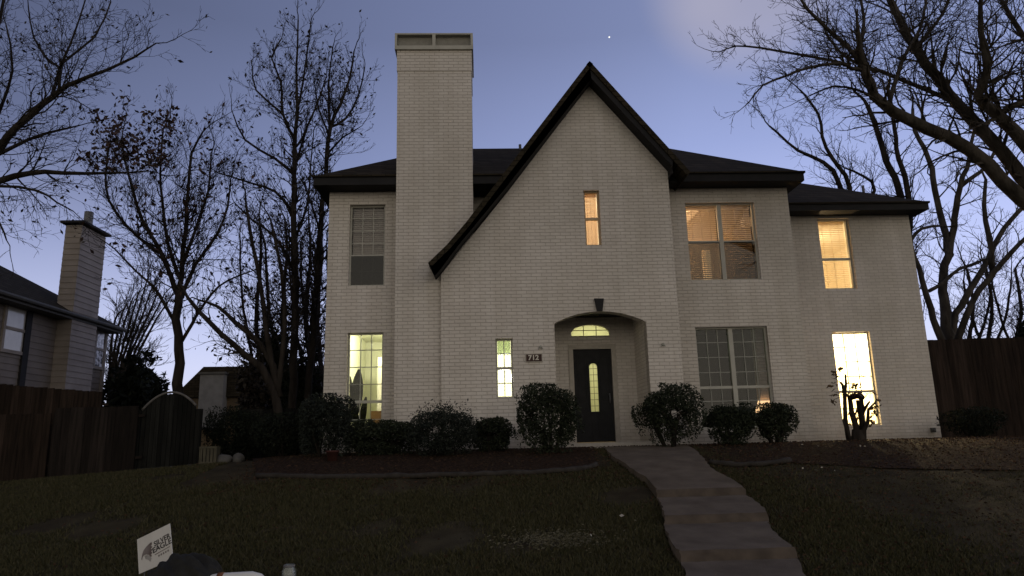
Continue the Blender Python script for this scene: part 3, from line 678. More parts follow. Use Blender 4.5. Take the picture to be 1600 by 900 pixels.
def shrub(name, px0, px1, py, Y, label, mat='shrub', n=9000, size=.030, gaps=.35, stems=True, boxy=.5, zfoot=.12, tap=.45, group='shrubs in front of the white house', dy=.8, spiky=0.0, cat='shrub', lumpy=0.09):
    a = P(px0, py, Y); b = P(px1, py, Y); cx = (a.x+b.x)/2; rx = (b.x-a.x)/2; zt_ = a.z*.5+b.z*.5; zg = hs(cx, Y)
    e = empty(name, (cx, Y, zg), label, cat, group)
    H = zt_-zg; cz = zg+H*.53; rz = H*.47
    rr = np.random.RandomState(int(px0)*7+int(py))
    cl_n = 46; cd_ = rr.normal(size=(cl_n, 3)); cd_ /= np.linalg.norm(cd_, axis=1)[:, None]
    lump = rr.uniform(-.16-lumpy, .10+lumpy*.4, cl_n)
    d = rr.normal(size=(n*2, 3)); d /= np.linalg.norm(d, axis=1)[:, None]
    k_ = np.argmax(d@cd_.T, axis=1)
    rad_ = (1-rr.rand(n*2)**1.6*.55)*(1+lump[k_])
    # superellipsoid: sheared shrubs are flat-topped
    ex = (np.abs(d)**(2+3*boxy)).sum(1)**(-1/(2+3*boxy))
    pr_ = d*(ex*rad_)[:, None]
    hole_ = (rr.rand(cl_n) < gaps*.5)
    keep = ~(hole_[k_] & (pr_[:, 2] < .2)) 
    keep &= rr.rand(n*2) < (1-np.clip(-pr_[:, 2]-.1, 0, 1)*gaps*1.5)
    pr_ = pr_[keep][:n]
    taper = 1-np.clip(-pr_[:, 2], 0, 1)*tap
    pts = np.stack([cx+pr_[:, 0]*rx*taper, Y+pr_[:, 1]*rx*dy*taper, cz+pr_[:, 2]*rz*1.08], 1)
    if spiky: pts[:, 2] += spiky*np.abs(rr.normal(size=len(pts)))*(rr.rand(len(pts)) < .25)*(pr_[:, 2] > 0)
    leaves_mesh('foliage', pts, size, M[mat], e)
    if stems:
        mb = MB()
        for i in range(7):
            a_ = rr.uniform(0, 6.28); p0_ = Vector((cx+.07*math.cos(a_), Y+.07*math.sin(a_), zg-.08)); q_ = Vector((cx+rx*.6*math.cos(a_), Y+rx*.5*math.sin(a_), cz+rz*.3*rr.rand()))
            mid = p0_.lerp(q_, .5)+Vector((rr.normal()*.04, rr.normal()*.04, .05)); mb.tube([p0_, mid, q_], [.028, .02, .010], 6)
            for _ in range(4):
                s_ = mid.lerp(q_, rr.rand()); mb.tube([s_, s_+Vector((rr.normal()*.16, rr.normal()*.12, abs(rr.normal())*.16))], [.009, .004], 4)
        mb.build('stems', M['bark'], e, True)
    return e
shrub('shrub', 806, 906, 606, 12.6, 'large sheared shrub with flat top just left of the front door', n=12500, gaps=.55, tap=.12, boxy=.8)
shrub('shrub', 993, 1092, 607, 12.9, 'large rounded shrub with open legs just right of the front door', n=11000, gaps=.7, boxy=.45, tap=.3)
shrub('shrub', 1101, 1178, 633, 13.3, 'left one of two round shrubs below the wide dim window', n=8500, gaps=.5, boxy=.5, tap=.15)
shrub('shrub', 1175, 1240, 634, 13.5, 'right one of two round shrubs below the wide dim window', n=7500, gaps=.55, boxy=.3, tap=.3)
shrub('shrub', 738, 800, 655, 13.1, 'small low shrub under the narrow lit window', n=6500, gaps=.25, tap=.15)
shrub('shrub', 636, 748, 642, 12.6, 'spreading feathery shrub below the chimney', mat='shrub2', n=13000, size=.026, spiky=.12, boxy=.2, gaps=.1, stems=False, tap=.05)
shrub('shrub', 536, 660, 660, 13.2, 'clipped low hedge-like shrub under the yellow-green window', n=13000, gaps=.15, boxy=1.0, tap=.05)
shrub('shrub', 468, 556, 622, 12.9, 'tall dark shrub at the left corner of the white house', mat='shrub2', n=13000, gaps=.3, tap=.1)
shrub('shrub', 398, 500, 650, 13.6, 'wide dark shrub left of the house corner', mat='ever', n=11000, gaps=.1, group='dark shrubs by the side yard')
shrub('shrub', 322, 420, 640, 15.2, 'dark shrub behind the cream crate', mat='ever', n=11000, gaps=.1, group='dark shrubs by the side yard')
shrub('shrub', 1476, 1560, 640, 14.6, 'small dark shrub against the right fence', mat='ever', n=5000, gaps=.2, group='dark shrubs by the side yard')
# ---- pruned crape shrub before the bright window
e = empty('pruned_shrub', G(1340, 697), 'hard-pruned multi-stem shrub in front of the brightest window', 'shrub')
Yc = 13.9; mb = MB(); tp = []
def stm(pts, w0, w1):
    q = [P(x, y, Yc+dy_) for x, y, dy_ in pts]; n_ = len(q)
    mb.tube(q, [(w0+(w1-w0)*i/(n_-1))/2/F*Yc for i in range(n_)], 7); tp.extend(q[1:]); return q
b0 = hs(P(1340, 690, Yc).x, Yc)
stm([(1330, 702, 0), (1325, 680, 0), (1321, 655, -.05), (1320, 620, -.05), (1317, 602, 0), (1313, 597, 0)], 9, 4)
stm([(1320, 618, 0), (1322, 600, 0), (1321, 585, 0)], 5, 3)
stm([(1341, 702, 0), (1338, 668, 0), (1331, 645, .05), (1328, 622, .05)], 11, 7)
stm([(1345, 702, 0), (1348, 662, .1), (1344, 645, .1), (1340, 625, .1)], 12, 6)
stm([(1346, 670, 0), (1348, 640, 0), (1345, 620, 0), (1350, 622, 0)], 8, 6)
stm([(1348, 645, 0), (1353, 636, -.1), (1359, 627, -.1)], 6, 3)
stm([(1350, 700, 0), (1350, 672, -.1), (1356, 660, -.1), (1357, 640, -.1), (1366, 630, -.1)], 9, 3)
stm([(1328, 690, 0), (1322, 670, -.1), (1317, 655, -.1)], 6, 3); stm([(1341, 704, 0), (1342, 672, 0)], 24, 20); stm([(1326, 622, 0), (1338, 619, 0), (1349, 621, 0)], 9, 8)
for (x, y) in ((1300, 600), (1298, 590), (1303, 612), (1306, 580), (1372, 622), (1375, 640), (1340, 600), (1335, 595), (1362, 612), (1302, 625)):
    s_ = min(tp, key=lambda q: (q-P(x, y, Yc)).length); q = P(x, y, Yc+random.uniform(-.2, .2)); mb.tube([s_, s_.lerp(q, .5)+Vector((0, 0, .02)), q], [.009, .007, .004], 4)
mb.build('trunk', M['bark'], e, True)
lp = []
for (cx_, cy_, rx_, ry_, n_) in ((1306, 585, 9, 6, 16), (1300, 603, 8, 6, 16), (1304, 617, 6, 4, 12), (1303, 628, 5, 4, 8), (1313, 576, 4, 4, 6), (1335, 604, 8, 6, 34), (1340, 616, 14, 4, 50), (1358, 618, 8, 5, 18), (1374, 625, 4, 6, 10), (1366, 645, 6, 12, 34), (1362, 660, 6, 5, 20), (1333, 650, 8, 14, 30), (1345, 588, 5, 2, 4)):
    for _ in range(n_):
        lp.append(P(random.gauss(cx_, rx_*.55), random.gauss(cy_, ry_*.55), Yc+random.gauss(0, .15)))
leaves_mesh('foliage', lp, .048, M['rust'], e, .7)
# ------------------------------------------------------------------ trees
class Tree:
    def __init__(s, name, label, base, bark='bark', group=None, seed=1, minr=.006):
        s.e = empty(name, base, label, 'tree', group); s.big = MB(); s.tw = MB(); s.tips = []; s.rnd = random.Random(seed); s.bark = bark; s.minr = minr; s.n = 0; s.ws = 1.0; s.dk = 1.0
    def sm(s, pts, rad):
        out = []; ro = []
        n = len(pts)
        for i in range(n-1):
            p0, p1, p2, p3 = pts[max(i-1, 0)], pts[i], pts[i+1], pts[min(i+2, n-1)]
            L_ = (p2-p1).length; kk = max(2, int(L_/.35))
            for k_ in range(kk):
                t_ = k_/kk; a = p1*2; b = (p2-p0)*t_; c = (p0*2-p1*5+p2*4-p3)*t_**2; d = (p1*3-p0-p2*3+p3)*t_**3
                out.append((a+b+c+d)*.5); ro.append(rad[i]+(rad[i+1]-rad[i])*t_)
        out.append(pts[-1]); ro.append(rad[-1])
        j = [s.rnd.uniform(-.25, .25) for _ in out]
        out = [o_+Vector((s.rnd.uniform(-1, 1), s.rnd.uniform(-1, 1), s.rnd.uniform(-1, 1)))*r_*.35 for o_, r_ in zip(out, ro)]
        ro = [r_*(1+.35*x_*.5) for r_, x_ in zip(ro, j)]
        return out, ro
    def grow(s, p, d, L_, r, lvl, wander=.22, up=.05, dens=4.2, spread=(.5, 1.0), shr=(.35, .62)):
        if s.n > 40000: return
        s.n += 1
        n = 4 if L_ < .8 else (6 if L_ < 2 else 9); st_ = L_/n; pts = [p.copy()]; rs_ = [r]; q = p.copy(); d = d.normalized()
        for i in range(n):
            d = (d+Vector((s.rnd.gauss(0, wander), s.rnd.gauss(0, wander), s.rnd.gauss(0, wander)+up))).normalized(); q = q+d*st_
            pts.append(q.copy()); rs_.append(max(s.minr*.5, r*(1-.8*(i+1)/n)))
        (s.big if r > .028 else s.tw).tube(pts, rs_, 6 if r > .05 else 3, cap=False)
        if lvl <= 0 or L_ < .18: s.tips.append(q); return
        s.tips.append(q)
        nc = max(2, int(L_*dens+s.rnd.random())); nc = min(nc, 9)
        for i in range(nc):
            t_ = .2+.78*(i+s.rnd.random()*.8)/nc; k_ = min(n-1, int(t_*n)); fr = t_*n-k_; b = pts[k_].lerp(pts[k_+1], fr); bd = (pts[k_+1]-pts[k_]).normalized()
            o = Vector((s.rnd.gauss(0, 1), s.rnd.gauss(0, 1), s.rnd.gauss(0, 1))); o = (o-bd*o.dot(bd)).normalized(); an = s.rnd.uniform(*spread)
            cd2 = bd*math.cos(an)+o*math.sin(an); rr_ = rs_[k_]*s.rnd.uniform(.42, .65)
            s.grow(b, cd2, L_*s.rnd.uniform(*shr)*(1.1-.35*t_), max(s.minr*.8, rr_), lvl-1, wander, up, dens, spread, shr)
    def limb(s, px, Y, wpx, dY=0.0, side=2.2, L_=1.6, lvl=3, start=.15, up=.05, tip=True, **kw):
        # px: main points of a limb in the photo, Y their distance (drifting by dY to the tip), wpx the widths in pixels
        n = len(px); pts = []; rad_ = []
        for i, (x, y) in enumerate(px):
            t_ = i/(n-1); y_ = Y+dY*t_; pts.append(P(x, y, y_)); rad_.append(max(s.minr, s.ws*(wpx[0]+(wpx[1]-wpx[0])*t_)/2/F*y_))
        o, r_ = s.sm(pts, rad_); s.big.tube(o, r_, 9 if r_[0] > .06 else 6, cap=True)
        tot = sum((b-a).length for a, b in zip(o[:-1], o[1:])); k_ = int(tot*side*2.5*s.dk)
        for i in range(k_):
            t_ = start+(1-start)*(i+s.rnd.random())/max(1, k_); j = min(len(o)-2, int(t_*(len(o)-1))); bd = (o[j+1]-o[j]).normalized()
            v = Vector((s.rnd.gauss(0, 1), s.rnd.gauss(0, .8), s.rnd.gauss(0, 1)+.3)); v = (v-bd*v.dot(bd)).normalized(); an = s.rnd.uniform(.55, 1.1)
            s.grow(o[j], bd*math.cos(an)+v*math.sin(an), L_*s.rnd.uniform(.5, 1.1)*(1.15-.5*t_), min(.028, max(s.minr, r_[j]*s.rnd.uniform(.22, .4))), lvl-1, up=up, **kw)
        if tip: s.grow(o[-1], (o[-1]-o[-2]), L_*.8, r_[-1]*.9, lvl-1, up=up, **kw)
    def done(s, leaf=None, size=.05, frac=1.0, jit=.1, per=1, region=None):
        s.big.build('trunk', M[s.bark], s.e, True); s.tw.build('twigs', M[s.bark], s.e)
        if leaf:
            pts = []
            for t_ in s.tips:
                if region and not region(t_): continue
                if s.rnd.random() < frac:
                    for _ in range(per): pts.append((t_.x+s.rnd.gauss(0, jit), t_.y+s.rnd.gauss(0, jit), t_.z+s.rnd.gauss(0, jit)))
            leaves_mesh('leaves', pts, size, M[leaf], s.e, .8)
# right foreground oak: trunk stands just outside the frame
YO = 11.0
bs = P(1790, 760, YO); bs.z = hs(bs.x, YO)
T = Tree('bare_tree', 'large bare tree reaching in from the right above the roof', bs, 'bark2', seed=11, minr=.0055); T.ws = .78; T.dk = 1.4
T.limb([(1790, 900), (1775, 700), (1745, 500), (1700, 400), (1640, 345)], YO, (70, 46), side=0, tip=False)
T.limb([(1700, 410), (1600, 311), (1544, 258), (1478, 213), (1420, 187), (1384, 164), (1358, 130), (1349, 108)], YO, (34, 19), -.4, side=1.6, L_=1.3, start=.35)
T.limb([(1349, 108), (1322, 71), (1291, 44), (1262, 15), (1240, -20)], YO-.4, (12, 5), -.4, side=5, L_=1.2)
T.limb([(1349, 111), (1330, 106), (1313, 100), (1269, 104), (1229, 118), (1193, 133), (1170, 160)], YO-.4, (10, 3), -.6, side=7, L_=.75)
T.limb([(1330, 102), (1300, 95), (1255, 87), (1189, 75), (1150, 72), (1127, 80)], YO-.4, (8, 2.5), .4, side=6, L_=.75)
T.limb([(1384, 164), (1360, 150), (1340, 140), (1300, 135), (1265, 150)], YO-.4, (8, 3), .6, side=6, L_=.9)
T.limb([(1390, 165), (1400, 120), (1420, 75), (1440, 40), (1450, -20)], YO-.3, (10, 5), .8, side=5, L_=1.1)
T.limb([(1720, 400), (1600, 275), (1544, 213), (1500, 169), (1464, 124), (1429, 75), (1407, 35), (1389, -5), (1375, -50)], YO, (32, 12), 1.0, side=2.6, L_=1.5, start=.3)
T.limb([(1500, 169), (1473, 151), (1429, 133), (1375, 111), (1340, 100), (1310, 80), (1290, 50)], YO+.38, (12, 5), .8, side=5, L_=1.1)
T.limb([(1700, 350), (1620, 250), (1562, 182), (1530, 150), (1545, 110), (1530, 50), (1535, -20)], YO, (34, 8), -.9, side=3, L_=1.5, start=.4)
T.limb([(1745, 500), (1740, 380), (1700, 230), (1600, 160), (1562, 182)], YO, (30, 12), -.3, side=3, L_=1.5, start=.4)
T.limb([(1705, 240), (1640, 120), (1600, 60), (1560, -10)], YO-.15, (20, 8), 1, side=4, L_=1.5)
T.limb([(1429, 75), (1460, 40), (1480, 5), (1490, -40)], YO+.62, (9, 5), .5, side=5, L_=1.3)
T.limb([(1349, 108), (1345, 70), (1350, 30), (1340, -20)], YO-.4, (11, 5), .5, side=5, L_=1.2)
T.done()
# multi-stem tree behind the right fence
YB2 = 19.5; kw = dict(spread=(.3, .7))
bb = P(1490, 560, YB2); bb.z = 0
T = Tree('bare_tree', 'multi-stemmed bare tree rising behind the right fence', bb, 'bark2', seed=5, minr=.007); T.dk = .45
T.limb([(1492, 700), (1490, 560), (1478, 510), (1472, 471), (1480, 400), (1491, 355), (1500, 293), (1513, 249), (1522, 200)], YB2, (20, 5), 1, side=1.3, L_=1.9, start=.45, up=.1, **kw)
T.limb([(1484, 400), (1478, 369), (1464, 311), (1451, 249), (1429, 204), (1425, 170)], YB2+.5, (13, 5), 1, side=1.6, L_=1.5, up=.1, **kw)
T.limb([(1485, 560), (1464, 517), (1454, 482), (1443, 439), (1429, 400), (1424, 375), (1440, 357), (1469, 353)], YB2-.3, (12, 4), 0, side=1.2, L_=1.4, start=.5, **kw)
T.limb([(1487, 540), (1493, 492), (1518, 450), (1543, 407), (1562, 370), (1590, 330), (1640, 300)], YB2+.3, (12, 6), 1, side=1.3, L_=1.9, start=.3, up=.1, **kw)
T.limb([(1495, 540), (1510, 490), (1530, 455), (1553, 425), (1575, 400), (1610, 365), (1660, 330)], YB2-.3, (11, 6), -1, side=1.3, L_=1.9, start=.3, up=.1, **kw)
T.limb([(1553, 425), (1545, 370), (1537, 320), (1540, 280)], YB2-.3, (10, 5), 0, side=2, L_=1.4, **kw)
T.limb([(1500, 293), (1545, 255), (1560, 215)], YB2+.8, (8, 4), 0, side=2, L_=1.3, **kw)
T.limb([(1452, 455), (1475, 440), (1500, 420), (1530, 410)], YB2-.3, (7, 5), .5, side=1, L_=1.0)
T.done()
def behind(label, Y, limbs, seed, base, L_=1.7, side=2.2, minr=.010, bark='bark', leaf=None, **k2):
    b = P(*base, Y); b.z = 0
    T = Tree('bare_tree', label, b, bark, seed=seed, minr=minr*.75); T.dk = .5
    for l_, w_ in limbs: T.limb(l_, Y, w_, random.uniform(-.6, .6), side=side, L_=L_, start=.25, up=.08, spread=(.3, .75), **k2)
    T.done(**(leaf or {})); return T
behind('slim bare tree behind the roof of the right wing, leaning left', 23, [([(1345, 700), (1335, 400), (1313, 291), (1287, 253), (1247, 236), (1202, 196)], (12, 3)), ([(1325, 400), (1327, 293), (1291, 231), (1278, 178), (1250, 140)], (9, 3)), ([(1335, 350), (1367, 298), (1350, 275), (1320, 262)], (7, 3))], 21, (1345, 700), side=3)
behind('bare tree behind the right wing roof with two dark upright stems', 22, [([(1420, 700), (1412, 400), (1407, 307), (1384, 249), (1367, 191), (1355, 165)], (14, 7)), ([(1418, 500), (1420, 307), (1402, 249), (1398, 200), (1392, 160)], (11, 5))], 22, (1420, 700), side=2.4)
for i, (x, Y) in enumerate(((1545, 27), (1590, 25), (1640, 24), (1515, 30))):
    behind('distant bushy bare tree beyond the right fence, '+['left of the evergreen', 'beside the evergreen', 'at the frame edge', 'between the thick stems'][i], Y, [([(x, 700), (x-3, 560), (x+5, 480), (x-4, 420)], (8, 4)), ([(x, 560), (x-25, 500), (x-40, 440)], (5, 3)), ([(x, 560), (x+25, 500), (x+35, 440)], (5, 3))], 30+i, (x, 700), L_=1.8, side=3, minr=.012)
def evergreen(name, px0, px1, py, Y, label, n=9000, size=.09):
    return shrub(name, px0, px1, py, Y, label, 'ever', n, size, .15, True, .1, group='evergreens beyond the fences', cat='tree', dy=.9, lumpy=.35)
evergreen('evergreen_tree', 1572, 1660, 478, 22, 'dark evergreen beyond the right fence at the frame edge')
evergreen('evergreen_tree', 172, 268, 556, 24, 'round dark evergreen beyond the left fence beside the neighbour house', n=6500, size=.13)
# ---- left trees
YL = 12.5
T = Tree('bare_tree', 'bare tree whose limbs reach in from the left edge above the neighbour house', (P(-150, 700, YL).x, YL, -.8), 'bark', seed=41, minr=.0055); T.ws = .72; T.dk = 1.0
T.limb([(-170, 800), (-160, 600), (-130, 420), (-90, 330)], YL, (50, 36), side=0, tip=False)
T.limb([(-95, 335), (-40, 262), (0, 231), (27, 200), (67, 164), (93, 142), (120, 127), (164, 111), (209, 89), (244, 67)], YL, (22, 3), -.5, side=3.2, L_=1.3, start=.3)
T.limb([(80, 150), (93, 107), (76, 96), (53, 58), (44, 9)], YL, (8, 3), .8, side=3, L_=1.3)
T.limb([(93, 107), (111, 67), (133, 0)], YL, (6, 3), -.4, side=3, L_=1.2)
T.limb([(93, 142), (98, 98), (147, 58), (173, 4)], YL, (7, 3), .4, side=3, L_=1.2)
T.limb([(-90, 330), (0, 284), (44, 271), (98, 269), (169, 271), (231, 267)], YL+.3, (18, 3), .6, side=3, L_=1.2, start=.3)
T.limb([(-40, 262), (44, 218), (89, 204), (124, 196)], YL+.2, (10, 3), .6, side=3, L_=1.2)
T.limb([(-60, 300), (-5, 290), (58, 298), (89, 316), (115, 330)], YL-.3, (8, 2.5), 0, side=3, L_=.9, up=-.05)
T.limb([(-60, 300), (-20, 320), (0, 350), (10, 375)], YL-.3, (8, 3), 0, side=3, L_=1.0, up=-.08)
T.limb([(-90, 330), (-50, 180), (-20, 90), (0, 30), (10, -30)], YL, (14, 5), 0, side=3, L_=1.6)
T.limb([(-30, 250), (0, 170), (20, 110), (10, 40)], YL+.8, (9, 3), 0, side=3, L_=1.4)
T.done('seed', .045, .22, .05)
YK = 16.5
T = Tree('bare_tree', 'bare tree with dark trunk and brown leaf clumps between the two houses', (P(281, 700, YK).x, YK, -.5), 'bark', seed=43, minr=.006); T.ws = .85; T.dk = 1.5
T.limb([(283, 740), (280, 602), (280, 549), (276, 500), (280, 456)], YK, (19, 14), side=0, tip=False)
k3 = dict(spread=(.35, .8))
T.limb([(280, 456), (284, 433), (289, 367), (293, 300), (300, 240), (318, 205)], YK, (11, 3), .3, side=2.8, L_=1.5, up=.1, **k3)
T.limb([(279, 465), (267, 433), (249, 389), (222, 344), (209, 300), (195, 250), (190, 215)], YK, (10, 3), -.5, side=2.8, L_=1.5, up=.1, **k3)
T.limb([(271, 500), (249, 460), (231, 440), (213, 424), (180, 390)], YK, (7, 3), -.5, side=2.6, L_=1.2, up=.08, **k3)
T.limb([(280, 470), (289, 451), (307, 411), (338, 367), (356, 322), (360, 280)], YK, (9, 3), .5, side=2.8, L_=1.5, up=.1, **k3)
T.limb([(284, 535), (300, 505), (311, 487), (330, 460), (356, 438), (391, 424)], YK, (7, 3), -.3, side=2.2, L_=1.1, **k3)
T.limb([(282, 440), (262, 380), (255, 330), (250, 270), (255, 200)], YK, (8, 3), .6, side=3, L_=1.5, up=.12, **k3)
T.limb([(284, 420), (305, 360), (325, 300), (330, 240)], YK, (7, 3), .5, side=3, L_=1.4, up=.12, **k3)
T.limb([(256, 400), (215, 370), (180, 330), (165, 290), (170, 230)], YK, (7, 3), .5, side=3, L_=1.3, up=.1, **k3)
T.done('brown', .065, .8, .10, 3, region=lambda q: (-.66 < q.x/q.y < -.46 and .41 < (q.z-ZC)/q.y < .53) or random.random() < .10)
YA = 17.5
def tall(label, base, limbs, seed, Y=YA):
    T = Tree('bare_tree', label, (P(base[0], base[1], Y).x, Y, 0), 'bark', seed=seed, minr=.0065, group='tall bare trees left of the white house'); T.ws = .8; T.dk = 1.35
    for i, (l_, w_) in enumerate(limbs): T.limb(l_, Y, w_, .5*(i % 3-1), side=3.4, L_=1.05, start=.3 if i == 0 else .12, up=.16, spread=(.35, .7), lvl=3)
    T.done('seed', .050, .35, .05, 1)
tall('tallest bare tree, thick trunk just left of the house corner', (457, 720), [([(458, 740), (458, 567), (461, 400), (459, 340), (461, 233), (464, 180), (463, 127), (466, 31)], (17, 3)),
     ([(464, 170), (471, 144), (480, 84), (486, 34)], (6, 2.5)), ([(461, 219), (443, 180), (439, 127), (425, 90), (440, 60)], (7, 2.5)), ([(457, 269), (429, 248), (383, 219), (365, 180)], (7, 2.5)),
     ([(450, 200), (440, 176), (400, 141), (395, 105)], (6, 2.5)), ([(457, 330), (430, 300), (390, 285), (340, 270)], (7, 2.5)), ([(461, 260), (480, 200), (500, 150), (510, 120)], (6, 2.5)), ([(458, 380), (480, 320), (485, 260), (490, 210)], (6, 2.5)), ([(458, 420), (430, 370), (395, 345), (370, 320)], (7, 2.5))], 51)
tall('bare tree with slim trunk against the left edge of the white house', (488, 720), [([(482, 740), (484, 589), (498, 400), (502, 340), (511, 251), (516, 198), (532, 162), (546, 123), (553, 80)], (15, 3)),
     ([(515, 200), (514, 127), (520, 73)], (6, 2.5)), ([(516, 198), (540, 185), (560, 150), (570, 105)], (6, 2.5)), ([(512, 240), (535, 215), (560, 200)], (5, 2)), ([(514, 210), (498, 170), (492, 130)], (5, 2.5)), ([(500, 360), (480, 300), (470, 280)], (5, 2.5))], 52, YA+.8)
behind('leaning dark tree with diagonal limbs behind the side yard shrubs', 15.8, [([(440, 740), (432, 620), (409, 576), (382, 553), (347, 522), (311, 487), (293, 464), (280, 440)], (15, 3)), ([(436, 600), (409, 540), (369, 504), (340, 480), (311, 469)], (11, 3)), ([(436, 620), (420, 540), (410, 460), (395, 380), (385, 320)], (10, 4)), ([(430, 640), (445, 520), (440, 430), (425, 350)], (9, 4))], 61, (440, 740), L_=1.2, side=2.5, minr=.007, leaf=dict(leaf='seed', size=.05, frac=.3, jit=.05))
for i, (x, Y) in enumerate(((405, 21), (445, 22), (482, 21), (500, 24))):
    behind('thicket-like bare tree behind the tall trunks, '+['furthest left', 'left of the thickest trunk', 'right of the thickest trunk', 'nearest the house wall'][i], Y, [([(x, 740), (x+4, 600), (x-4, 500), (x+3, 400), (x, 340)], (10, 3)), ([(x, 620), (x-15, 540), (x-28, 450), (x-30, 380)], (6, 3)), ([(x, 620), (x+12, 540), (x+14, 460), (x+10, 390)], (6, 3))], 70+i, (x, 740), L_=1.7, side=3.2, minr=.010, leaf=dict(leaf='seed', size=.07, frac=.35, jit=.1))
T = Tree('bare_tree', 'faint weeping bare tree beyond the neighbour house', (P(175, 700, 34).x, 34, 0), 'bark', seed=81, minr=.012)
for k_ in range(9):
    T.limb([(168+k_*2, 640), (172+k_*5, 560), (180+k_*8, 500), (188+k_*10, 455-k_*3+abs(k_-4)*8)], 34, (5, 2), 0, side=1.6, L_=1.8, up=.1, spread=(.15, .4))
T.done()
for i, (x0_, x1_, y_, Y_) in enumerate(((405, 460, 490, 20), (440, 505, 540, 19), (375, 425, 560, 19))):
    shrub('understorey_tree', x0_, x1_, y_, Y_, 'leafy dark understorey tree '+['tallest, behind the leaning limbs', 'lowest, beside the house corner', 'left of the others, near the far house'][i], 'seed' if i == 2 else 'ever', 2600, .10, .6, True, .0, group='understorey trees by the side yard', cat='tree', lumpy=.4)
# ------------------------------------------------------------------ neighbour house (left): its long side runs away from us
XN = -12.2
nb = empty('neighbour_house', (XN-3, 22, -.4), 'grey sided neighbour house with square chimney beyond the left fence', 'house')
def siding(name, mat, parent, x0, x1, y0, y1, z0, z1, face):
    mb = MB(); z = z0; st_ = .17
    mb.box(x0, x1, y0, y1, z0, z1)
    while z < z1-.02:
        t_ = min(st_, z1-z)
        if 'x' in face: mb.quad((x1+.022, y0-.02, z), (x1+.022, y1, z), (x1+.006, y1, z+t_), (x1+.006, y0-.006, z+t_)); mb.quad((x1+.001, y0, z), (x1+.001, y1, z), (x1+.022, y1, z), (x1+.022, y0-.02, z))
        if 'y' in face: mb.quad((x0, y0-.022, z), (x1+.022, y0-.022, z), (x1+.006, y0-.006, z+t_), (x0, y0-.006, z+t_)); mb.quad((x0, y0-.001, z), (x1, y0-.001, z), (x1+.02, y0-.022, z), (x0, y0-.022, z))
        z += st_
    return mb.build(name, mat, parent)
e0 = PX(0, 456, XN+.35); e1 = PX(104, 487, XN+.35); EZ = (e0.z+e1.z)/2
ya, yb = 11.0, PX(166, 520, XN).y
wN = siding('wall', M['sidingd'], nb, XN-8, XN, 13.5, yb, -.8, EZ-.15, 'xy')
# chimney
c0 = PX(121, 420, XN); cY0 = PX(96, 420, XN).y
cX1 = XN+.41; cYf = P(100, 420, 1).x
yc0 = PX(121, 420, cX1).y; yc1 = PX(162, 400, cX1).y; zt_ = PX(125, 350, cX1).z
chn = siding('chimney', M['siding'], nb, XN-.05, cX1, yc0, yc1, -.8, zt_, 'xy')
cpn = MB().box(XN-.17, cX1+.12, yc0-.12, yc1+.12, zt_+.05, zt_+.12); cpn.box(XN-.0, cX1-.1, yc0+.1, yc1-.1, zt_, zt_+.05); cpn.build('chimney_cap', M['fascia'], chn)
MB().tube([Vector((XN+.2, (yc0+yc1)/2, zt_+.1)), Vector((XN+.2, (yc0+yc1)/2, zt_+.62))], [.13, .13], 12).build('flue', M['metal'], chn)
# roof: eave along the side, rising to the left
rz = MB(); ex = XN+.45; yF, yE2 = 12.5, PX(104, 487, ex).y+1.0
rr0 = PX(0, 389, XN-3.2); sl = .62
rz.prism([(0, 0)], 0, 0) if False else None
def roofslab(y0_, y1_, ze_, w_, zr_, name='roof'):
    mb = MB(); a = (ex, ze_); b = (ex-w_, zr_); c = (ex-2*w_, ze_)
    mb.prism([a, b, c, (c[0], ze_-.16), (ex, ze_-.16)], y0_, y1_)
    return mb.build(name, M['shingle'], nb)
yend = PX(198, 515, ex+.1).y
# hipped far end
w_ = 4.2; zr_ = EZ+w_*.62
mb = MB(); a0 = 12.0
mb.v = [(ex, a0, EZ), (ex, yend, EZ), (ex-2*w_, yend, EZ), (ex-2*w_, a0, EZ), (ex-w_, a0+w_, zr_), (ex-w_, yend-w_, zr_)]
mb.f = [(0, 1, 5, 4), (1, 2, 5), (2, 3, 4, 5), (3, 0, 4)]
rN = mb.build('roof', M['shingle'], nb)
MB().box(ex-2*w_, ex, a0, yend, EZ-.18, EZ-.005).build('fascia', M['trimg'], rN)
gt_ = MB(); gt_.tube([Vector((ex+.05, a0, EZ-.06)), Vector((ex+.05, yend, EZ-.06))], [.06, .06], 8); gt_.build('gutter', M['trimg'], rN)
def nwin(x0p, y0p, x1p, y1p, em, lab):
    a = PX(x0p, y0p, XN+.03); b = PX(x1p, y1p, XN+.03); ya_, yb_ = min(a.y, b.y), max(a.y, b.y); z0_, z1_ = b.z, a.z
    mb = MB(); t_ = .09; x = XN
    mb.box(x, x+.06, ya_-t_, ya_, z0_-t_, z1_+t_); mb.box(x, x+.06, yb_, yb_+t_, z0_-t_, z1_+t_); mb.box(x, x+.06, ya_, yb_, z0_-t_, z0_); mb.box(x, x+.06, ya_, yb_, z1_, z1_+t_)
    mb.box(x, x+.055, ya_, yb_, (z0_+z1_)/2-.04, (z0_+z1_)/2+.04)
    wn_ = mb.build('window', M['siding'], nb); wn_['label'] = lab
    MB().quad((x+.03, ya_, z0_), (x+.03, yb_, z0_), (x+.03, yb_, z1_), (x+.03, ya_, z1_)).build('glass_pane', em, wn_)
gm1 = noisy('curtained_glass', (.50, .48, .44), (.58, .56, .52), 3, .12, .6)
nwin(12, 478, 34, 550, gm1, 'curtained side window at the left frame edge')
gm2 = noisy('patterned_glass', (.12, .12, .13), (.8, .8, .85), 9, .1, .6, lo=.45, hi=.55)
nwin(152, 518, 160, 574, gm2, 'narrow glinting window right of the chimney')
MB().box(XN, XN+.07, PX(38, 500, XN).y, PX(47, 500, XN).y, -.5, EZ-.18).build('downpipe', M['fascia'], nb)
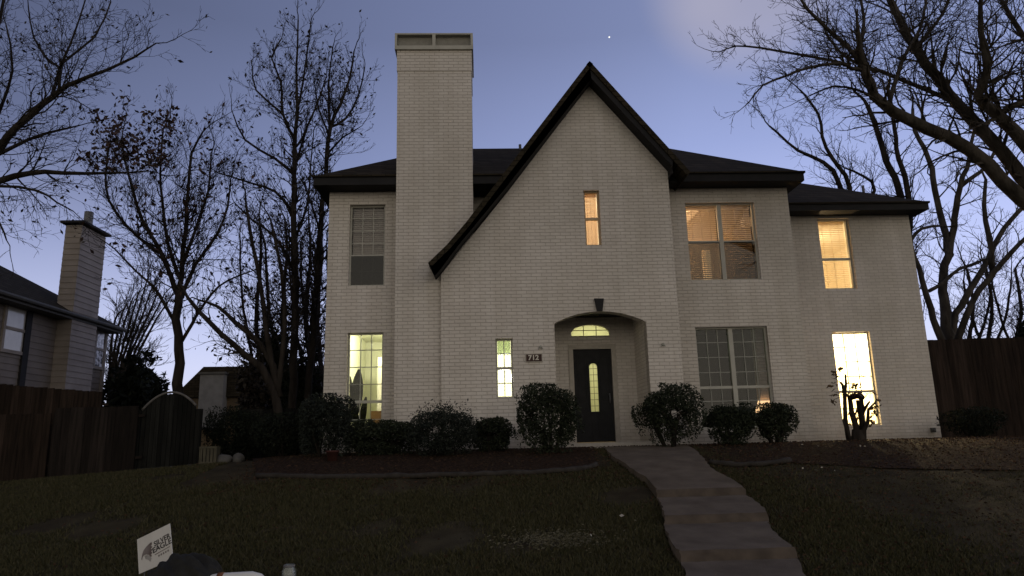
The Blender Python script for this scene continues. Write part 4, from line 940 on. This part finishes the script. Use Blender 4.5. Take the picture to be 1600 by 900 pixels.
MB().box(XN, XN+.05, yb-.12, yb+.03, -.8, EZ-.18).build('corner_board', M['siding'], nb)
# ------------------------------------------------------------------ far house between
YH = 34
fh = empty('far_house', (P(350, 640, YH).x, YH, 0), 'low dark-roofed house far behind the gate with pale square chimney', 'house')
r0 = P(268, 622, YH); r1 = P(318, 573, YH); r2 = P(425, 573, YH); r3 = P(480, 650, YH)
mb = MB(); mb.prism([(r0.x, r0.z), (r3.x+3, r0.z), (r3.x+1, r2.z), (r1.x, r1.z)], YH+.01, YH+6); rfh = mb.build('roof', M['shingle'], fh)
MB().box(r0.x+.3, r3.x+3, YH+.2, YH+5.5, 0, r0.z+.2).build('wall', M['dbrown'], fh)
c0 = P(313, 585, YH-.4); c1 = P(347, 634, YH-.4)
cf = MB().box(c0.x, c1.x, YH-.4, YH+.6, c1.z-1, c0.z).build('chimney', noisy('far_pale_brick', (.16, .155, .15), (.20, .195, .19), 4), fh)
MB().box(c0.x-.08, c1.x+.08, YH-.48, YH+.68, c0.z, c0.z+.1).build('chimney_cap', M['trimg'], cf)
# ------------------------------------------------------------------ fences
def fence(name, label, x0, x1, y0, y1, ztop, mat, pw=.14, post=2.4, base=None, group='wooden fences'):
    L_ = math.hypot(x1-x0, y1-y0); n = int(L_/pw); e = empty(name, (x0, y0, hs(x0, y0)), label, 'fence', group); mb = MB(); ux, uy = (x1-x0)/L_, (y1-y0)/L_
    for i in range(n):
        a = i*pw; b = a+pw-random.uniform(.001, .003); zt_ = ztop(i/n)+random.uniform(-.008, .008); t_ = .018+random.uniform(0, .006)
        p_ = [(x0+ux*a, y0+uy*a), (x0+ux*b, y0+uy*b)]
        g_ = hs(*p_[0])-.05; k_ = len(mb.v)
        nx_, ny_ = -uy*t_, ux*t_
        j = random.uniform(-.006, .006)
        q = [(p_[0][0], p_[0][1]+j), (p_[1][0], p_[1][1]+j), (p_[1][0]+nx_, p_[1][1]+ny_+j), (p_[0][0]+nx_, p_[0][1]+ny_+j)]
        mb.v += [(x_, y_, g_) for x_, y_ in q]+[(x_, y_, zt_) for x_, y_ in q]
        mb.f += [(k_, k_+3, k_+2, k_+1), (k_+4, k_+5, k_+6, k_+7), (k_, k_+1, k_+5, k_+4), (k_+1, k_+2, k_+6, k_+5), (k_+2, k_+3, k_+7, k_+6), (k_+3, k_, k_+4, k_+7)]
    mb.build('pickets', M[mat], e)
    m_ = int(L_/post)
    for i in range(m_+1):
        a = min(L_, i*post); x, y = x0+ux*a, y0+uy*a; MB().box(x-.05, x+.05, y+.04, y+.14, hs(x, y)-.1, ztop(a/L_)-.08).build('post', M[mat], e)
    rl_ = MB()
    for f_ in (.2, .85):
        a_ = Vector((x0, y0+.06, hs(x0, y0)+(ztop(0)-hs(x0, y0))*f_)); b_ = Vector((x1, y1+.06, hs(x1, y1)+(ztop(1)-hs(x1, y1))*f_)); rl_.tube([a_, b_], [.035, .035], 4)
    rl_.build('rail', M[mat], e); return e
zl0 = P(0, 600, 15).z; zl1 = P(165, 613, 15).z
fence('wooden_fence', 'tall brown picket fence below the neighbour house', -16, P(168, 620, 15).x, 15, 15, lambda t_: P(0, 600, 15).z+(zl1-P(0, 600, 15).z)*((-16+t_*(P(168, 620, 15).x+16))-P(0, 600, 15).x)/(P(165, 613, 15).x-P(0, 600, 15).x), 'fence')
YN = 14.0
xa, xb = P(-80, 700, YN).x, P(172, 700, YN).x
fence('wooden_fence', 'lower dark picket fence in front of the taller brown one', xa, P(79, 700, YN).x, YN, YN, lambda t_: P(40, 647, YN).z, 'fence')
fence('wooden_fence', 'lower fence section between the joint and the arched gate', P(80.5, 700, YN-.1).x, P(221, 700, YN-.1).x, YN-.1, YN-.1, lambda t_: P(140, 636, YN-.1).z, 'fence2')
gx0_, gx1g = P(222, 640, YN).x, P(306, 640, YN).x
gtE = empty('garden_gate', ((gx0_+gx1g)/2, YN, hs(gx0_, YN)), 'arched-top dark wooden gate with pale curved rim', 'gate')
zs0 = P(224, 641, YN).z; zs1 = P(303, 634, YN).z; zA = P(262, 613, YN).z
mb = MB(); arcp = []
nb_ = 12
def gz(t_): return (zs0+(zs1-zs0)*t_)+(zA-(zs0+zs1)/2)*(1-(2*t_-1)**2)
for i in range(nb_):
    a = gx0_+(gx1g-gx0_)*i/nb_+.004; b = gx0_+(gx1g-gx0_)*(i+1)/nb_-.004; g_ = hs(a, YN)+.03
    mb.prism([(a, g_), (b, g_), (b, gz((i+1)/nb_)-.03), (a, gz(i/nb_)-.03)], YN, YN+.03)
mb.build('boards', M['gate'], gtE)
rim = [Vector((gx0_+(gx1g-gx0_)*i/24, YN, gz(i/24))) for i in range(25)]
MB().tube(rim, [.022]*25, 6).build('rim', noisy('pale_rim', (.09, .085, .08), (.14, .13, .12), 9), gtE, True)
for x in (gx0_-.06, gx1g+.06): MB().box(x-.05, x+.05, YN-.02, YN+.08, hs(x, YN)-.1, P(262, 640, YN).z).build('post', M['gate'], gtE)
fence('wooden_fence', 'dark side fence between the arched gate and the house corner', gx1g+.15, xL-.02, 15.9, 15.9, lambda t_: P(380, 640, 15.9).z, 'gate')
fence('wooden_fence', 'tall dark board fence right of the white house', xR+.02, 18.5, 15.95, 15.6, lambda t_: P(1530, 528, 15.8).z, 'fence')
# ------------------------------------------------------------------ small things on the ground
def on(px, py): return G(px, py)
c = P(324, 733, 13.4); zc_ = hs(c.x, 13.4)
cr_ = empty('plastic_crate', (c.x, 13.4, zc_), 'cream slatted crate standing in front of the dark side fence', 'crate')
w2, h2 = .15, .30; z_ = zc_+.02; mb = MB()
for i in range(5): x = c.x-w2+i*(2*w2-.045)/4; mb.box(x, x+.045, 13.38, 13.395, z_+.0, z_+h2)
for z2 in (z_, z_+h2-.03): mb.box(c.x-w2-.005, c.x+w2+.005, 13.365, 13.3795, z2, z2+.035)
mb.box(c.x-w2-.004, c.x-w2+.012, 13.37, 13.56, z_, z_+h2); mb.box(c.x+w2-.012, c.x+w2+.004, 13.37, 13.56, z_, z_+h2); mb.box(c.x-w2, c.x+w2, 13.55, 13.565, z_, z_+h2); mb.build('slats', M['crate'], cr_)
MB().box(c.x-w2, c.x+w2, 13.396, 13.549, z_, z_+.015).build('floor', M['crate'], cr_)
def stone(px, py, Y, s_, lab):
    p_ = P(px, py, Y); z = hs(p_.x, Y); bm = bmesh.new(); bmesh.ops.create_icosphere(bm, subdivisions=3, radius=1)
    r_ = random.Random(px)
    for v in bm.verts:
        k_ = 1+.12*math.sin(v.co.x*3+px)+.1*math.sin(v.co.y*4+v.co.z*3); v.co = Vector((p_.x+v.co.x*s_*k_, Y+v.co.y*s_*.8*k_, z+s_*.45+v.co.z*s_*.8*k_))
    me = bpy.data.meshes.new('stone'); bm.to_mesh(me); bm.free(); me.materials.append(M['trimg'])
    for q in me.polygons: q.use_smooth = True
    o = bpy.data.objects.new('garden_stone', me); COL.objects.link(o); tag(o, lab, 'stone', 'stones beside the crate')
stone(350, 722, 13.5, .13, 'grey stone immediately right of the cream crate'); stone(372, 722, 13.5, .12, 'grey stone further right of the cream crate')
# red pot by the tall shrub
p = P(519, 722, 12.3); zz = hs(p.x, 12.3)
pe = empty('flower_pot', (p.x, 12.3, zz), 'small dull red pot under the tall corner shrub', 'pot')
lathe(p.x, 12.3, [(.001, zz), (.07, zz), (.10, zz+.17), (.115, zz+.17), (.115, zz+.2), (.09, zz+.2), (.08, zz+.12), (.001, zz+.12)]).build('pot_body', noisy('terracotta', (.045, .016, .013), (.07, .026, .02), 6), pe, True)
lathe(p.x, 12.3, [(.001, zz+.125), (.082, zz+.125)]).build('potting_soil', M['mulch'], pe)
# yard sign, bag, board and bottle near the lower edge
YS = 6.9
A, B, C_, D = P(214.5, 843, YS+.10), P(265.5, 818, YS-.05), P(270.5, 874, YS-.12), P(217.5, 897, YS+.03)
sg = empty('yard_sign', (A.x+.1, YS, hs(A.x, YS)), 'tilted white yard sign with dark bird head and lettering', 'sign')
nrm = ((B-A).cross(D-A)).normalized()
if nrm.y > 0: nrm = -nrm
def S(u, v, o=0.0): return A.lerp(B, u).lerp(D.lerp(C_, u), v)+nrm*o
mb = MB(); mb.quad(S(0,0,.003), S(0,1,.003), S(1,1,.003), S(1,0,.003)); mb.quad(S(0,0,-.003), S(1,0,-.003), S(1,1,-.003), S(0,1,-.003))
for (a, b) in (((0,0),(1,0)), ((1,0),(1,1)), ((1,1),(0,1)), ((0,1),(0,0))): mb.quad(S(*a,.003), S(*b,.003), S(*b,-.003), S(*a,-.003))
mb.build('sign_panel', M['plast'], sg)
def uvtext(s_, u, v, hgt, wid, rot, mat, nm_):
    hold = []
    def fn(c):
        x, y = c.x, c.y; cu, su = math.cos(rot), math.sin(rot); X = x*cu-y*su; Y_ = x*su+y*cu
        return S(u+X*1.0, v-Y_, .0045+c.z*.2)
    return text_obj(nm_, s_, hgt, mat, sg, fn, .001, .004, wid)
uvtext('SILVER', .74, .35, .20, .84, .10, M['ink'], 'lettering')
uvtext('EAGLE', .725, .51, .215, .92, .10, M['ink'], 'lettering')
mb = MB()
def stroke(u0, v0, u1, v1, t_): mb.quad(S(u0, v0, .0045), S(u0, v0+t_, .0045), S(u1, v1+t_, .0045), S(u1, v1, .0045))
stroke(.50, .655, .95, .61, .022)
for i in range(5): stroke(.60+i*.068, .715-i*.006, .64+i*.068, .711-i*.006, .05)
mb.build('rule', M['ink2'], sg)
head = [(.10, .62), (.13, .50), (.18, .40), (.27, .33), (.38, .28), (.43, .27), (.44, .33), (.40, .37), (.45, .41), (.40, .45), (.45, .49), (.40, .53), (.44, .58), (.39, .60), (.42, .67), (.36, .66), (.34, .60), (.26, .55), (.19, .54), (.14, .58), (.12, .66)]
b_ = MB(); b_.v = [tuple(S(u, v, .0046)) for u, v in head]; b_.f = [tuple(range(len(head)))]
ho = b_.build('bird_emblem', M['ink2'], sg)
bm = bmesh.new(); bm.from_mesh(ho.data); bmesh.ops.triangulate(bm, faces=bm.faces[:], ngon_method='EAR_CLIP'); bm.to_mesh(ho.data); bm.free()
b_ = MB(); jaw = [(.20, .56), (.30, .58), (.37, .64), (.40, .72), (.36, .80), (.30, .72), (.22, .66)]; b_.v = [tuple(S(u, v, .0046)) for u, v in jaw]; b_.f = [tuple(range(len(jaw)))]; b_.build('bird_emblem', noisy('faded_grey_ink', (.25, .24, .22), (.4, .38, .36), 20), sg)
for u in (.2, .8):
    MB().tube([S(u, .3, -.008), Vector((S(u, 1).x, S(u, 1).y+.02, hs(A.x, YS)-.15))], [.005, .005], 6).build('stake', M['metal'], sg)
def blob(name, cx, cy, cz, rx, ry, rz, mat, seed, label, cat, amp=.16):
    bm = bmesh.new(); bmesh.ops.create_icosphere(bm, subdivisions=5, radius=1); r_ = random.Random(seed); ph = [(r_.uniform(2, 9), r_.uniform(2, 9), r_.uniform(2, 9), r_.uniform(0, 6)) for _ in range(9)]
    for v in bm.verts:
        k_ = 1+sum(amp/4*abs(math.sin(v.co.x*a+v.co.y*b+v.co.z*c_+d_)) for a, b, c_, d_ in ph)-amp
        z = max(v.co.z, -.45); v.co = Vector((cx+v.co.x*rx*k_, cy+v.co.y*ry*k_, cz+z*rz*k_))
    me = bpy.data.meshes.new(name); bm.to_mesh(me); bm.free(); me.materials.append(mat)
    for q in me.polygons: q.use_smooth = True
    o = bpy.data.objects.new(name, me); COL.objects.link(o); tag(o, label, cat); return o
pb_ = P(283, 893, YS-.45); gz_ = hs(pb_.x, YS-.45)
btop = P(270, 876, YS-.45).z
blob('trash_bag', pb_.x+.03, YS-.45, gz_+.10, .33, .25, (btop-gz_)-.07, M['bag'], 4, 'crumpled dark plastic bag lying before the tilted sign', 'bag')
pa = P(300, 898, YS-.5); pc = P(418, 893, YS-.5); zz = P(380, 893, YS-.5).z
bo = empty('white_board', (pa.x, YS-.5, hs(pa.x, YS-.5)), 'long white round-ended board with brown band at the bottom edge', 'board')
mb = MB(); xa_, xb_ = pa.x-.05, pc.x-.03
pts = [Vector((xa_, YS-.5, zz-.075)), Vector((xa_+.3, YS-.5, zz-.06)), Vector((xb_-.1, YS-.5, zz-.055)), Vector((xb_-.03, YS-.5, zz-.065)), Vector((xb_+.03, YS-.5, zz-.085))]
mb.tube(pts, [.05, .055, .055, .045, .015], 16); mb.build('board_body', M['white'], bo, True)
xt = P(345, 895, YS-.5).x
MB().tube([Vector((xt-.02, YS-.5, zz-.059)), Vector((xt+.03, YS-.5, zz-.058))], [.0575, .058], 16).build('tape_band', M['amber'], bo, True)
sup = MB().box(xa_+.1, xb_-.1, YS-.56, YS-.44, hs(pa.x, YS-.5)-.05, zz-.11).build('box_below', M['bag'], bo)
p = P(452, 882, YS-.4); zb_ = hs(p.x, YS-.4); zt2 = p.z
bt = empty('glass_jar', (p.x, YS-.4, zb_), 'clear empty jar standing right of the white board', 'jar')
lathe(p.x, YS-.4, [(.001, zb_), (.055, zb_), (.06, zb_+.02), (.06, zt2-.05), (.045, zt2-.02), (.045, zt2), (.041, zt2), (.041, zt2-.02), (.054, zt2-.05), (.054, zb_+.02), (.001, zb_+.012)], 28).build('jar_body', clear, bt, True)
lathe(p.x, YS-.4, [(.047, zt2-.02), (.049, zt2-.012), (.049, zt2-.004), (.047, zt2)], 28).build('rim', M['metal'], bt, True)
# ------------------------------------------------------------------ lawn blades and litter
rg_ = np.random.RandomState(9)
def scatter(n, fx, keep, size, mat, name, label, cat, zoff=.0, flat=.0, blade=False):
    P_ = []
    while len(P_) < n:
        y = rg_.uniform(*fx[1]); x = rg_.uniform(*fx[0])
        if not (-.78*y-1 < x < .78*y+1): continue
        if keep(x, y): P_.append((x, y, hs(x, y)+zoff))
    P_ = np.array(P_)
    if blade:
        a = rg_.uniform(0, 6.28, n); hh = rg_.uniform(.6, 1.3, n)*size; ww = hh*.14+.002
        ln = rg_.normal(size=(n, 2))*.5*hh[:, None]
        b0_ = P_.copy(); b0_[:, 0] -= np.cos(a)*ww; b0_[:, 1] -= np.sin(a)*ww; b1_ = P_.copy(); b1_[:, 0] += np.cos(a)*ww; b1_[:, 1] += np.sin(a)*ww
        tpp = P_.copy(); tpp[:, 0] += ln[:, 0]; tpp[:, 1] += ln[:, 1]; tpp[:, 2] += hh
        q = np.stack([b0_, b1_, tpp], 1).reshape(-1, 3); me = bpy.data.meshes.new(name); me.vertices.add(3*n); me.vertices.foreach_set('co', q.ravel()); me.loops.add(3*n); me.loops.foreach_set('vertex_index', np.arange(3*n)); me.polygons.add(n)
        me.polygons.foreach_set('loop_start', np.arange(0, 3*n, 3)); me.polygons.foreach_set('loop_total', np.full(n, 3)); me.update(calc_edges=True); me.materials.append(mat)
        o = bpy.data.objects.new(name, me); COL.objects.link(o)
    else: o = leaves_mesh(name, P_, size, mat, None, .8, flat)
    tag(o, label, cat, kind='stuff'); return o
def on_walk(x, y):
    k_ = .05+.05*math.sin(y*9+x)+.04*math.sin(y*23)
    return y < ymax and edge_x(LG, y)+k_*.6 < x < edge_x(RG, y)-k_*.6
kyL = [(p_.x, p_.y) for p_ in bedL_edge]
def in_bedL(x, y): return -4.6 < x < 2.0 and y > float(np.interp(x, [a for a, b in kyL], [b for a, b in kyL]))-.05
clump = lambda x, y: (math.sin(x*1.7+math.sin(y*2.1))+math.sin(y*2.9+x*.8)+math.sin(x*5.1-y*3.7)*.6) > -1.2+1.5*rg_.rand()-.6
scatter(240000, ((-11, 11), (5.6, 13.2)), lambda x, y: (not on_walk(x, y)) and (not in_bedL(x, y)) and x < 3.4+.25*(13-y)+rg_.normal()*.3 and clump(x, y), .042, M['grass'], 'grass', 'short dormant grass covering the front lawn', 'grass', blade=True)
scatter(22000, ((2.0, 12), (5.6, 13.2)), lambda x, y: (not on_walk(x, y)) and x > 2.5 and clump(x, y), .03, M['grass'], 'grass', 'thin grass showing through the bare right lawn', 'grass', blade=True)
def lk(x, y):
    if on_walk(x, y): return rg_.rand() < .10
    if y > 10.3 and x > -4: return rg_.rand() < .8
    return (x > 2 and rg_.rand() < .35) or rg_.rand() < .05
scatter(14000, ((-6, 12), (5.6, 14)), lk, .019, M['litter'], 'leaf_litter', 'brown fallen leaves strewn over beds and right lawn', 'leaves', .035, .85)
c = G(870, 845)
pale = leaf_mat('straw', (.07, .066, .042), (.15, .135, .09), .8)
pp = [(c.x+random.gauss(0, .28), c.y+random.gauss(0, .16), 0) for _ in range(1500)]; pp = [(x, y, hs(x, y)+.03) for x, y, _ in pp]
o = leaves_mesh('straw_patch', pp, .018, pale, None, .5, .8); tag(o, 'pale dry straw patch in the middle of the lawn', 'straw', kind='stuff')
pp = []
for (x, y) in ((1254, 700), (1279, 702), (1305, 699), (1254, 727), (1276, 741), (1255, 738), (1285, 737), (1305, 742), (993, 822), (972, 814), (924, 846), (1345, 702), (1352, 703), (1362, 701)):
    q = G(x, y); pp.append((q.x, q.y, q.z+.06))
o = leaves_mesh('pale_leaf', pp, .028, leaf_mat('pale_fallen_leaf', (.35, .32, .27), (.5, .47, .4), .7), None, .9, .7); tag(o, 'scattered pale curled leaves and scraps on the dark ground', 'leaves', kind='stuff')
